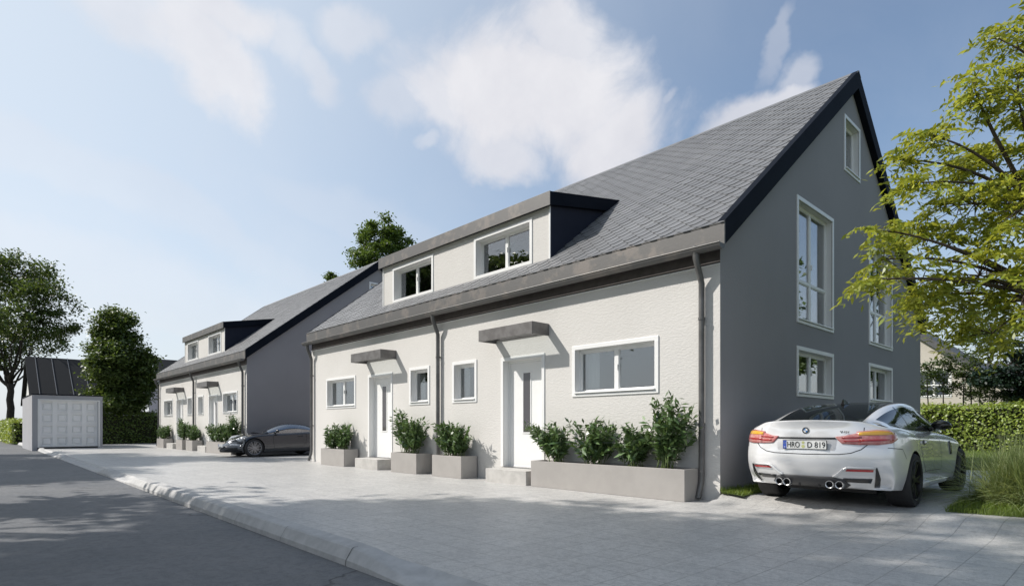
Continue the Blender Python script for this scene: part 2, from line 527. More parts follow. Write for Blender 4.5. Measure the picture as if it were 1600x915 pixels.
# kerb: raised stones between dropped crossings
def kerb_h(x):
    h = 0.0
    h = max(h, sm(x, -10.95, -9.9) * (1 - sm(x, -.45, .75)))
    h = max(h, .95 * sm(x, -14.6, -13.75) * (1 - sm(x, -13.3, -12.0)))
    h = max(h, .9 * sm(x, -25.2, -24.3) * (1 - sm(x, -23.6, -22.6)))
    h = max(h, (1 - sm(x, -33.2, -32.2)))
    return h
xs = sorted(set([round(-60 + i * .25, 2) for i in range(250)] + [2, 4, 8, 14]))
mb = MB(); v = []
for x in xs:
    y, h = ye(x), kerb_h(x)
    zt = -.215 + .118 * h
    bk = -.153 - .0 + (.0 if h < .02 else .0)
    v += [(x, y, RZ - .03), (x, y + .006, RZ + .012 + .04 * h), (x, y + .035 + .03 * h, zt - .012), (x, y + .055 + .03 * h, zt), (x, y + .20, max(zt, -.20 + .115 * h)), (x, y + .265, max(PZ + .002, zt - .03)), (x, y + .29, PZ - .03)]
n = 7
f = [(i * n + j, (i + 1) * n + j, (i + 1) * n + j + 1, i * n + j + 1) for i in range(len(xs) - 1) for j in range(n - 1)]
mb.add(v, f)
kerb = struct(mb, 'kerb', M_KERB, smooth=True, angle=25)
# dark joints between kerb stones, cut as narrow dirt-filled gaps
mb = MB()
for x in (-.45, -1.92, -3.4, -4.9, -6.4, -7.9, -9.4):
    y, h = ye(x), kerb_h(x); zt = -.215 + .118 * h
    pr = [(y - .002, RZ), (y + .004, RZ + .012 + .04 * h), (y + .033 + .03 * h, zt - .010), (y + .054 + .03 * h, zt + .002), (y + .2, zt + .002)]
    jw = .004 if x > -1 else .002
    for i in range(4):
        (a, b), (c, d) = pr[i], pr[i + 1]
        mb.add([(x - jw, a, b), (x + jw, a, b), (x + jw, c, d), (x - jw, c, d)], [(0, 1, 2, 3)])
o = mb.build('kerb_joint', surf('joint_dirt', (.06, .058, .055), .9), parent=kerb)

# ------------------------------------------------------------------ house materials
def mat_stucco(name, col, strength=.22):
    m = bpy.data.materials.new(name); m.use_nodes = True
    g = NT(m.node_tree); p = m.node_tree.nodes['Principled BSDF']
    pos = g.new('ShaderNodeNewGeometry').outputs['Position']
    big = g.noise(pos, .5, 5, .6)
    c = g.mix(g.smooth(big, .3, .7), col + (1,), tuple(x * .94 for x in col) + (1,))
    sc = g.new('ShaderNodeMapping'); g.put(sc.inputs[0], pos); sc.inputs['Scale'].default_value = (2.2, 2.2, .35)
    c = g.mix(g.math('MULTIPLY', g.smooth(g.noise(sc.outputs[0], 1.5, 6, .65), .55, .85), .25), c, tuple(x * .80 for x in col) + (1,))
    g.l.new(c, p.inputs['Base Color']); p.inputs['Roughness'].default_value = .85; p.inputs['Specular IOR Level'].default_value = .2
    b = g.new('ShaderNodeBump'); b.inputs['Strength'].default_value = strength; b.inputs['Distance'].default_value = .010
    st = g.new('ShaderNodeMapping'); g.put(st.inputs[0], pos); st.inputs['Scale'].default_value = (.42, .42, 1.0)
    n1 = g.noise(st.outputs[0], 36, 3, .55, .6); n2 = g.noise(pos, 110, 2, .5)
    g.put(b.inputs['Height'], g.math('ADD', g.smooth(n1, .38, .62), g.math('MULTIPLY', n2, .3)))
    g.l.new(b.outputs[0], p.inputs['Normal'])
    return m
M_STUC = mat_stucco('pale_stucco', (.645, .628, .602))
M_GABLE = mat_stucco('dark_grey_stucco', (.305, .297, .308), .12)
M_WHITE = surf('white_paint', (.80, .80, .79), .35, var=.04, vscale=2)
M_PVC = surf('white_window_plastic', (.78, .78, .77), .28)
M_ZINC = surf('weathered_zinc', (.175, .168, .165), .48, metal=.3, var=.35, vscale=4.5, vcol=(.13, .123, .12), vsharp=(.42, .62), bump=.12, bscale=25)
M_RUSTZ = surf('stained_metal_edge', (.125, .122, .120), .5, metal=.25, var=.3, vscale=2.6, vcol=(.185, .168, .155), vsharp=(.50, .64), bump=.15, bscale=30)
M_ANTH = surf('anthracite_board', (.011, .014, .021), .6, var=.2, vscale=2, spec=.03)
M_NAVY = surf('navy_cladding', (.030, .034, .050), .6, var=.15, vscale=1.5, spec=.05)
M_PIPE = surf('zinc_pipe', (.15, .148, .147), .42, metal=.4, var=.25, vscale=5, vcol=(.11, .108, .106))
M_DARKBD = surf('brown_soffit', (.10, .085, .08), .7, var=.3, vscale=8)
M_SHING = surf('slate_shingle', (.168, .170, .176), .55, var=.2, vscale=.9, vcol=(.135, .137, .143), island=.08, bump=.12, bscale=50)
M_SLAB = surf('roof_underlay', (.04, .04, .042), .8)
M_PANE = glassmat('window_glass', (.80, .83, .84), 1.5, .13)
M_SKIN = surf('interior_plaster', (.46, .45, .43), .8)
M_CURT = surf('white_curtain', (.75, .74, .71), .8, bump=.2, bscale=8)
M_STEP = surf('step_concrete', (.50, .485, .46), .75, var=.22, vscale=5, bump=.3, bscale=90)
M_RUBBER = surf('black_gasket', (.015, .015, .016), .5)
M_CONC = surf('planter_fibre_cement', (.36, .34, .32), .6, var=.10, vscale=3, bump=.15, bscale=150)
M_SOIL = surf('potting_soil', (.09, .06, .04), .95, var=.4, vscale=25, bump=1, bscale=60, bdist=.03)
M_CANGL = glassmat('canopy_glass', (.93, .95, .95), 1.45, .0)

def FRONT(y0=0.0): return lambda u, d, z: (u, y0 - d, z)
def SIDE(x0=0.0): return lambda u, d, z: (x0 + d, u, z)

def wall_holes(mb, fn, u0, u1, z0, top, holes, depth=.16, brk=(), mi=0, mir=0, zbrk=None):
    """sheet wall with rectangular openings and their reveals; top is a function of u"""
    us = sorted(set([u0, u1] + list(brk) + [h[0] for h in holes] + [h[1] for h in holes]))
    for a, b in zip(us[:-1], us[1:]):
        hs = sorted([h for h in holes if h[0] <= a + 1e-6 and h[1] >= b - 1e-6], key=lambda h: h[2])
        lo = (z0, z0)
        for h in hs:
            mb.add([fn(a, 0, lo[0]), fn(b, 0, lo[1]), fn(b, 0, h[2]), fn(a, 0, h[2])], [(0, 1, 2, 3)], mi)
            lo = (h[3], h[3])
        mb.add([fn(a, 0, lo[0]), fn(b, 0, lo[1]), fn(b, 0, top(b)), fn(a, 0, top(a))], [(0, 1, 2, 3)], mi)
    for a, b, c, d in holes:
        for (p, q, r, s) in (((a, c), (b, c), (b, c), (a, c)), ((a, d), (b, d), (b, d), (a, d)), ((a, c), (a, d), (a, d), (a, c)), ((b, c), (b, d), (b, d), (b, c))):
            mb.add([fn(p[0], 0, p[1]), fn(q[0], 0, q[1]), fn(q[0], -depth, q[1]), fn(p[0], -depth, p[1])], [(0, 1, 2, 3)], mir)

def ring(mb, fn, a, b, c, d, w, d0, d1, mi=0, wb=None):
    wb = w if wb is None else wb
    mb.box(a, b, d0, d1, d - w, d, mi, fn); mb.box(a, b, d0, d1, c, c + wb, mi, fn)
    mb.box(a, a + w, d0, d1, c + wb, d - w, mi, fn); mb.box(b - w, b, d0, d1, c + wb, d - w, mi, fn)

def window(parent, fn, a, b, c, d, tw=.075, mull=True, transom=None, curtain=True, sill=True, flat=False, rec=.11):
    """a..b, c..d: outer edge of the white surround"""
    i0, i1, j0, j1 = a + tw, b - tw, c + tw * (.7 if sill else 1), d - tw
    fw = .05
    o = MB(); ring(o, fn, i0 + .002, i1 - .002, j0 + .002, j1 - .002, fw, -rec - .05, -rec)
    zs = [j0 + fw, j1 - fw]
    if transom: zs = [j0 + fw, transom - .025, transom + .025, j1 - fw]; o.box(i0 + fw, i1 - fw, -rec - .05, -rec + .001, transom - .025, transom + .025, 0, fn)
    um = (i0 + i1) / 2
    cells = []
    if mull:
        for za, zb in zip(zs[::2], zs[1::2]):
            o.box(um - .042, um + .042, -rec - .052, -rec + .004, za, zb, 0, fn)
            cells += [(i0 + fw, um - .042, za, zb), (um + .042, i1 - fw, za, zb)]
    else: cells = [(i0 + fw, i1 - fw, zs[0], zs[-1])]
    for q in cells:   # sash beads
        ring(o, fn, q[0], q[1], q[2], q[3], .018, -rec - .045, -rec - .012)
    w = o.build('window', M_PVC, parent, bevel=.004)
    t = MB(); ring(t, fn, a, b, c, d, tw - .002, -.01, .018, wb=tw * (.7 if sill else 1) - .002); t.build('surround', M_WHITE, w, bevel=.003)
    t = MB()
    for q in ((i0, i0 + .004, j0, j1), (i1 - .004, i1, j0, j1), (i0, i1, j1 - .004, j1), (i0, i1, j0, j0 + .004)):
        t.box(q[0], q[1], -rec - .06, -.009, q[2], q[3], 0, fn)
    t.build('reveal', M_WHITE, w)
    if sill:
        s = MB(); s.box(i0 - .01, i1 + .012, -rec, .045, j0 + .006, j0 + .030, 0, fn); s.build('sill', M_PVC, w, bevel=.004)
    for q in cells:
        p = MB(); p.box(q[0] + .012, q[1] - .012, -rec - .03, -rec - .022, q[2] + .012, q[3] - .012, 0, fn); p.build('pane', M_PANE, w)
    if mull:
        h = MB(); h.box(um + .028, um + .04, -rec + .004, -rec + .03, (zs[0] + zs[-1]) / 2 - .02, (zs[0] + zs[-1]) / 2 + .09, 0, fn); h.build('handle', M_PVC, w, bevel=.004)
    if curtain:
        k = MB(); n = 10; cw = min(.30, (i1 - i0) * .24); v = []
        for i in range(n + 1):
            u = i0 + fw + cw * i / n - .02; dd = -rec - .16 - .03 * math.sin(i * 2.1)
            v += [fn(u, dd, j0 - .02), fn(u, dd, j1 + .02)]
        k.add(v, [(2 * i, 2 * i + 2, 2 * i + 3, 2 * i + 1) for i in range(n)])
        k.build('curtain', M_CURT, w, smooth=True)
    return w

EZ, EY, SL = 3.96, -.12, .777                   # eave top, eave line, roof slope
RY, RZH = 5.94, 8.67                            # ridge
HD, HL = 11.88, 14.0                            # house depth and length
def roof_z(y): return EZ + SL * (y - EY) if y <= RY else EZ + SL * (2 * RY - EY - y)

def build_house(label):
    H = thing('semi_detached_house', label, 'house', (0, 0, PZ), group='pale grey semi-detached houses')
    F0 = FRONT(0)
    rng = random.Random(3)
    # --- openings (surround outlines), mirrored about x = -7
    fw = [(-2.906, -1.058, 1.512, 2.445), (-6.55, -5.67, 1.506, 2.446), (-8.33, -7.45, 1.506, 2.446), (-12.942, -11.094, 1.512, 2.445)]
    doors = [(-4.874, -3.614), (-10.386, -9.126)]
    DZ0, DZ1 = .13, 2.40
    tw = .075
    holes = [(a + tw, b - tw, c + tw * .7, d - tw) for a, b, c, d in fw] + [(a + tw, b - tw, DZ0, DZ1 - tw) for a, b in doors]
    m = MB(); wall_holes(m, F0, -HL, 0, PZ - .1, lambda u: 3.405, holes, .17)
    m.box(-HL, 0, 0.012, .03, 3.405, 3.41)
    m.build('facade', M_STUC, H)
    m = MB(); m.box(-HL, -.002, -.014, .02, 3.392, 3.408); m.build('ledge', M_WHITE, H)
    m = MB(); m.box(-HL + .002, -.004, .018, .10, 3.40, 3.93); m.build('soffit_board', M_DARKBD, H)
    # gable walls
    gw = [(2.88, 4.775, 2.878, 5.214), (2.875, 4.775, 1.52, 2.448), (7.105, 9.005, 2.878, 5.214), (7.105, 9.005, 1.52, 2.448), (5.42, 6.46, 6.42, 7.624)]
    G = SIDE(0)
    gh = [(a + tw, b - tw, c + tw * .7, d - tw) for a, b, c, d in gw]
    gtop = lambda u: roof_z(u) - .06
    m = MB(); wall_holes(m, G, 0.0, HD, PZ - .1, gtop, gh, .17, brk=[RY]); m.build('gable_wall', M_GABLE, H)
    m = MB(); wall_holes(m, SIDE(-HL), 0.0, HD, PZ - .1, gtop, [], .17, brk=[RY]); m.build('gable_wall', M_GABLE, H)
    m = MB(); wall_holes(m, lambda u, d, z: (u, HD + d, z), -HL, 0, PZ - .1, lambda u: 3.9, [], .1); m.build('garden_wall', M_STUC, H)
    m = MB(); m.box(-HL + .02, -.02, .20, HD - .02, .02, .08); m.box(-HL + .02, -.02, .20, HD - .02, 2.62, 2.74); m.box(-HL + .5, -.5, 2.2, HD - 2.2, 5.6, 5.7)
    m.box(-HL + .02, -.02, 5.0, 5.1, .08, 5.6); m.box(-7.06, -6.94, .25, HD - .1, .08, 3.3); m.box(-7.06, -6.94, 1.2, HD - .1, 3.3, 4.2); m.box(-4.0, -3.9, .25, 5, .08, 2.6); m.box(-10.1, -10.0, .25, 5, .08, 2.6)
    m.build('interior', M_SKIN, H)
    # windows
    for i, (a, b, c, d) in enumerate(fw): window(H, F0, a, b, c, d, mull=(i in (0, 3)))
    for i, (a, b, c, d) in enumerate(gw): window(H, G, a, b, c, d, mull=(i != 4), transom=3.72 if i in (0, 2) else None, curtain=i in (1, 3), tw=.075)
    # doors
    for a, b in doors:
        i0, i1, z1 = a + tw, b - tw, DZ1 - tw
        rec = .13
        D = MB(); D.box(i0 + .055, i1 - .055, -rec - .05, -rec - .008, DZ0 + .02, z1 - .055, 0, F0)
        gx0 = i0 + .055 + .40; gx1 = gx0 + .20; gz0, gz1 = DZ0 + .72, DZ0 + 1.93
        ring(D, F0, gx0 - .025, gx1 + .025, gz0 - .025, gz1 + .025, .025, -rec - .01, -rec + .004)
        dd = D.build('door', M_WHITE, H, bevel=.003)
        t = MB(); ring(t, F0, i0 + .002, i1 - .002, DZ0 + .003, z1 - .002, .05, -rec - .06, -rec, wb=.018); t.build('frame', M_PVC, dd, bevel=.004)
        t = MB(); t.box(a, b, -.01, .018, z1 + .002, DZ1, 0, F0); t.box(a, i0 - .002, -.01, .018, DZ0 + .002, z1 + .002, 0, F0); t.box(i1 + .002, b, -.01, .018, DZ0 + .002, z1 + .002, 0, F0)
        t.build('surround', M_WHITE, dd, bevel=.003)
        t = MB(); t.box(i0, i0 + .004, -rec - .06, -.009, DZ0, z1, 0, F0); t.box(i1 - .004, i1, -rec - .06, -.009, DZ0, z1, 0, F0); t.box(i0, i1, -rec - .06, -.009, z1 - .004, z1, 0, F0)
        t.build('reveal', M_WHITE, dd)
        t = MB(); t.box(gx0, gx1, -rec - .009, -rec - .003, gz0, gz1, 0, F0); t.build('pane', surf('dark_door_glass', (.06, .055, .06), .03, spec=.9), dd)
        t = MB(); t.box(i0, i1, -rec, .0, DZ0 - .012, DZ0 + .002, 0, F0); t.build('threshold', surf('aluminium_threshold', (.4, .4, .4), .4, metal=.6), dd)
        # step in front of the door
    for x0, x1 in ((-4.80, -3.63), (-10.22, -9.05)):
        s = MB(); s.box(x0, x1, -.50, .0, PZ - .02, .12); s.build('doorstep', M_STEP, H, bevel=.006)
    # canopies: an open metal box with a glass top
    for x0, x1 in ((-5.055, -3.50), (-10.50, -8.945)):
        m = MB(); z0, z1, y0 = 2.715, 2.945, -.473
        m.box(x0, x1, y0, y0 + .03, z0, z1); m.box(x0, x0 + .03, y0 + .032, -.002, z0, z1); m.box(x1 - .03, x1, y0 + .032, -.002, z0, z1)
        m.box(x0 + .032, x1 - .032, -.03, -.002, z0 + .06, z1)
        m.box(x0 + .031, x1 - .031, y0 + .031, y0 + .06, z0, z0 + .03)
        c = m.build('door_canopy', M_ZINC, H, bevel=.003)
        t = MB(); t.box(x0 + .031, x1 - .031, y0 + .031, -.031, z1 - .035, z1 - .025); t.build('glass_top', M_CANGL, c)
    # --- roof
    x0, x1 = -HL - .13, .13
    m = MB()
    for s in (0, 1):
        yy = (lambda y: y) if s == 0 else (lambda y: 2 * RY - y)
        top = [(x0, yy(EY), EZ), (x1, yy(EY), EZ), (x1, RY, RZH), (x0, RY, RZH)]
        if s == 0:
            # leave the dormer opening out of the slab
            ya, yb = .36, 2.55; xa, xb = -10.18, -3.82
            P = lambda x, y: (x, y, roof_z(y))
            m.add([P(x0, EY), P(x1, EY), P(x1, ya), P(x0, ya)], [(0, 1, 2, 3)])
            m.add([P(x0, ya), P(xa, ya), P(xa, yb), P(x0, yb)], [(0, 1, 2, 3)])
            m.add([P(xb, ya), P(x1, ya), P(x1, yb), P(xb, yb)], [(0, 1, 2, 3)])
            m.add([P(x0, yb), P(x1, yb), P(x1, RY), P(x0, RY)], [(0, 1, 2, 3)])
        else: m.add(top, [(0, 1, 2, 3)])
        m.add([(p[0], p[1], p[2] - .10) for p in top] if s else [(x0, EY, EZ - .1), (x1, EY, EZ - .1), (x1, .3, EZ - .1 + SL * .42), (x0, .3, EZ - .1 + SL * .42)], [(0, 1, 2, 3)])
    roof = m.build('roof', M_SLAB, H)
    # shingles: rows of six-sided tabs, each lifted at its lower edge
    m = MB(); sl = math.hypot(RY - EY, RZH - EZ); ex = .158; w = .30; rows = int(sl / ex) + 2
    cy, cz = (RY - EY) / sl, (RZH - EZ) / sl
    def S(a, b, h): return (a, EY + b * cy - h * cz, EZ + b * cz + h * cy)
    for r in range(rows):
        b0 = r * ex - .10
        n = int((x1 - x0) / w) + 2
        for k in range(-1, n):
            a = x0 + (k + .5 * (r % 2)) * w + rng.uniform(-.004, .004)
            pts = [(-.5, .80), (-.16, 0), (.16, 0), (.5, .80), (.5, 1.75), (-.5, 1.75)]
            lift = rng.uniform(.010, .018)
            poly = []
            for pu, pb in pts:
                A = min(max(a + w * .5 + pu * (w - .004), x0 + .012), x1 - .012); B = min(b0 + pb * ex, sl + .0)
                B = max(B, -.012)
                poly.append((A, B, .004 + lift * max(0, 1 - pb / 1.75)))
            ca_ = sum(p[0] for p in poly) / 6; cb_ = sum(p[1] for p in poly) / 6
            yw = EY + cb_ * cy
            if max(p[0] for p in poly) - min(p[0] for p in poly) < .03 or cb_ > sl: continue
            if -10.2 < ca_ < -3.8 and .36 < yw < 2.62: continue
            if max(p[1] for p in poly) - min(p[1] for p in poly) < .02: continue
            top = [S(*p) for p in poly]; bot = [S(p[0], p[1], -.002) for p in poly]
            m.add(top + bot, [(0, 1, 2, 3, 4, 5)] + [(i, i + 6, (i + 1) % 6 + 6, (i + 1) % 6) for i in (0, 1, 2, 3, 5)])
    m.build('shingles', M_SHING, roof)
    m = MB()   # plain rear slope courses
    for r in range(24):
        b0, b1 = r * sl / 24, (r + 1) * sl / 24 + .03
        T = lambda a, b, h: (a, 2 * RY - (EY + b * cy - h * cz), EZ + b * cz + h * cy)
        m.add([T(x0, b0, .018), T(x1, b0, .018), T(x1, min(b1, sl), .003), T(x0, min(b1, sl), .003), T(x0, b0, 0), T(x1, b0, 0)], [(0, 1, 2, 3), (0, 1, 5, 4)])
    m.build('shingle_courses', M_SHING, roof)
    m = MB(); m.prism([(x0 - .01, RY - .14, RZH - .09), (x0 - .01, RY, RZH + .026), (x0 - .01, RY + .14, RZH - .09), (x0 - .01, RY, RZH)], (x1 - x0 + .02, 0, 0)); m.build('ridge_cap', M_SHING, roof)
    # eave fascia, front and back
    m = MB(); m.box(x0, x1, EY, EY + .03, 3.64, EZ - .004); m.box(x0, x1, EY - .008, EY + .03, EZ - .004, EZ + .006); m.build('fascia', M_RUSTZ, H, bevel=.003)
    m = MB(); m.box(x0, x1, 2 * RY - EY - .03, 2 * RY - EY, 3.64, EZ); m.build('fascia', M_ANTH, H)
    # barge boards
    for xa, xb in ((.002, .132), (-HL - .132, -HL - .002)):
        for s in (0, 1):
            ya, yb = (EY + .032, RY) if s == 0 else (2 * RY - EY - .032, RY)
            za = roof_z(ya)
            m = MB(); m.prism([(xa, ya, za + .026), (xa, yb, RZH + .026), (xa, yb, RZH - .36), (xa, ya, za - .335)], (xb - xa, 0, 0)); m.build('barge_board', M_ANTH, H)
    # gutter
    m = MB(); n = 10; xs = (-HL - .12, .14); v = []
    for x in xs:
        for r in (.083, .076):
            for k in range(n + 1):
                a = math.pi * k / n
                v.append((x, -.206 - r * math.cos(a), 3.635 - r * math.sin(a)))
    q = n + 1; o_ = 2 * q
    f = [(k, k + 1, o_ + k + 1, o_ + k) for k in range(n)] + [(q + k, o_ + q + k, o_ + q + k + 1, q + k + 1) for k in range(n)]
    f += [(0, o_, o_ + q, q), (n, q + n, o_ + q + n, o_ + n)]
    f += [tuple(range(0, n + 1)), tuple(range(o_, o_ + n + 1))]
    m.add(v, f); m.tube([(xs[0], -.289, 3.637), (xs[1], -.289, 3.637)], .010, 8)
    gut = m.build('gutter', M_RUSTZ, H, smooth=True, angle=40)
    # downpipes
    for px in (-.26, -7.02, -13.86):
        m = MB(); r = .045
        path = [(px - .02, -.205, 3.66), (px - .02, -.205, 3.50), (px - .012, -.19, 3.42), (px + .0, -.10, 3.20), (px, -.075, 3.13), (px, -.075, 2.9), (px, -.075, .22), (px - .005, -.085, .1), (px - .01, -.12, .0), (px - .015, -.16, PZ + .03)]
        m.tube(path, [.058, .05] + [r] * 8, 14)
        m.lathe([(.0, 3.675), (.06, 3.668), (.064, 3.62), (.05, 3.55)], (px - .02, -.21, 0), 'z', 14)
        for z in (2.6, 1.0): m.lathe([(r, z - .02), (r + .008, z - .018), (r + .008, z + .018), (r, z + .02)], (px, -.075, 0), 'z', 14)
        dp = m.build('downpipe', M_PIPE, H, smooth=True, angle=35)
        for z in (2.6, 1.0):
            c = MB(); c.box(px - .012, px + .012, -.035, .0, z - .012, z + .012); c.build('bracket', M_PIPE, dp)
    # --- dormer
    dw = [(-6.2, -4.31, 4.335, 5.292), (-9.69, -7.80, 4.335, 5.292)]
    FD = FRONT(.36)
    dh = [(a + tw, b - tw, c + tw, d - tw) for a, b, c, d in dw]
    m = MB(); wall_holes(m, FD, -10.2, -3.80, 4.30, lambda u: 5.42, dh, .17); dor = m.build('dormer_wall', M_STUC, H)
    for xa, xb in ((-3.80, -3.86), (-10.2, -10.14)):
        m = MB(); m.prism([(xa, .362, 4.30), (xa, .362, 5.42), (xa, 2.2, 5.74), (xa, 2.25, roof_z(2.25) - .02)], (xb - xa, 0, 0))
        m.build('cheek', M_NAVY, dor)
    for xa in (-3.835, -10.204):
        m = MB(); m.box(xa, xa + .039, .345, .361, 4.31, 5.39); m.build('corner_bead', M_WHITE, dor)
    for a, b, c, d in dw: window(H, FD, a, b, c, d, sill=False, curtain=False, rec=.15)
    xa, xb = -10.28, -3.72
    m = MB(); m.prism([(xa, .272, 5.38), (xa, .272, 5.645), (xa, 2.66, 6.085), (xa, 2.20, 5.735)], (xb - xa, 0, 0)); dr = m.build('dormer_roof', M_ANTH, dor)
    m = MB(); m.box(xa - .002, xb + .002, .255, .270, 5.372, 5.652); m.build('fascia', M_RUSTZ, dr, bevel=.002)
    return H

house_near = build_house('pale grey semi-detached house whose dark gable stands beside the silver coupe')
house_far = copy_tree(house_near, None, (-19.9, 0, 0))
tag(house_far, 'pale grey semi-detached house with the dark sports car parked against its gable')

# ------------------------------------------------------------------ planters
PL = [  # x0, x1, label near, label far
    (-3.50, -.30, 'long grey planter box under the wide window, below the zinc downpipe', 'grey planter box half hidden behind the dark sports car'),
    (-6.66, -5.60, 'short grey planter box between the middle downpipe and the nearer doorstep', 'short grey planter between the middle downpipe and a doorstep at the sports car house'),
    (-8.40, -7.29, 'short grey planter box with a tall leaning plant, between doorstep and middle downpipe', 'short dark-sided grey planter next to the outer doorstep of the sports car house'),
    (-12.28, -10.85, 'grey planter box at the near house corner that hides the tail of the sports car', 'grey planter box at the garage end of the sports car house'),
]
PY0, PY1, PTOP = -.50, -.06, .33
PLANTERS = []
def planter(x0, x1, label):
    P = thing('planter', label, 'planter', ((x0 + x1) / 2, (PY0 + PY1) / 2, PZ), group='grey planter boxes along the facades')
    m = MB(); t = .025
    m.box(x0, x1, PY0, PY0 + t, PZ + .002, PTOP); m.box(x0, x1, PY1 - t, PY1, PZ + .002, PTOP)
    m.box(x0, x0 + t, PY0 + t, PY1 - t, PZ + .002, PTOP); m.box(x1 - t, x1, PY0 + t, PY1 - t, PZ + .002, PTOP)
    m.build('box', M_CONC, P, bevel=.004)
    m = MB(); nx, ny = max(6, int((x1 - x0) / .06)), 8; rg = random.Random(int(x0 * 100))
    v = [(x0 + t + (x1 - x0 - 2 * t) * i / nx, PY0 + t + (PY1 - PY0 - 2 * t) * j / ny, PTOP - .045 + rg.uniform(-.015, .018)) for i in range(nx + 1) for j in range(ny + 1)]
    m.add(v, [(i * (ny + 1) + j, (i + 1) * (ny + 1) + j, (i + 1) * (ny + 1) + j + 1, i * (ny + 1) + j + 1) for i in range(nx) for j in range(ny)])
    m.build('soil', M_SOIL, P, smooth=True)
    return P
for x0, x1, la, lb in PL:
    p = planter(x0, x1, la)
    q = copy_tree(p, None, (-19.9, 0, 0)); tag(q, lb)

# ------------------------------------------------------------------ cars
def paint(name, col, metal=.4, rough=.28, coat=1.0):
    if name in MATS: return MATS[name]
    m = surf(name, col, rough, metal, coat=coat)
    return m
M_SILV = paint('silver_white_paint', (.77, .77, .775), .25, .19)
M_GRAPH = paint('graphite_paint', (.060, .063, .070), .7, .18)
M_CARBLK = surf('gloss_black_trim', (.012, .012, .013), .18, coat=.5)
M_MATBLK = surf('matt_black_plastic', (.018, .018, .019), .6)
M_TYRE = surf('tyre_rubber', (.022, .022, .023), .75, bump=.15, bscale=80)
M_RIMD = surf('dark_alloy', (.045, .046, .05), .32, metal=.8)
M_RIMG = surf('grey_alloy', (.34, .34, .35), .28, metal=.7)
M_CHROME = surf('chrome', (.55, .55, .56), .25, metal=.9)
M_CARGL = glassmat('car_glass', (.20, .225, .23), 1.5, .02)
M_SEAT = surf('pale_seat_leather', (.55, .53, .50), .55)
M_LAMP = surf('red_lamp_glass', (.42, .10, .10), .12, coat=1, var=.5, vscale=9, vcol=(.55, .28, .25))
M_LAMPD = surf('deep_red_lamp', (.30, .02, .02), .15, coat=1)
M_AMBER = surf('amber_reflection', (.65, .36, .04), .12, coat=1)
M_REFL = surf('red_reflector', (.45, .03, .03), .2, coat=1)
M_HEADL = glassmat('headlamp_lens', (.8, .85, .9), 1.6, .10)
M_HEADIN = surf('headlamp_inside', (.72, .74, .77), .12, metal=.2, coat=1)
M_PLATE = surf('plate_white', (.74, .74, .72), .35)
M_BLUE = surf('plate_blue', (.03, .08, .42), .4)
M_LETTER = surf('plate_black', (.012, .012, .012), .5)
M_EMBL = surf('emblem_blue', (.03, .16, .42), .2, coat=1)
M_SEAMG = surf('seam_gap', (.006, .006, .006), .8)
M_SEAL = surf('plate_seal', (.55, .56, .25), .5)

def interp(tab, y):
    if y <= tab[0][0]: return tab[0][1]
    for (a, p), (b, q) in zip(tab[:-1], tab[1:]):
        if y <= b:
            t = (y - a) / (b - a)
            return p + (q - p) * t
    return tab[-1][1]

def evaluated(o):
    dg = bpy.context.evaluated_depsgraph_get(); dg.update()
    return bpy.data.meshes.new_from_object(o.evaluated_get(dg))

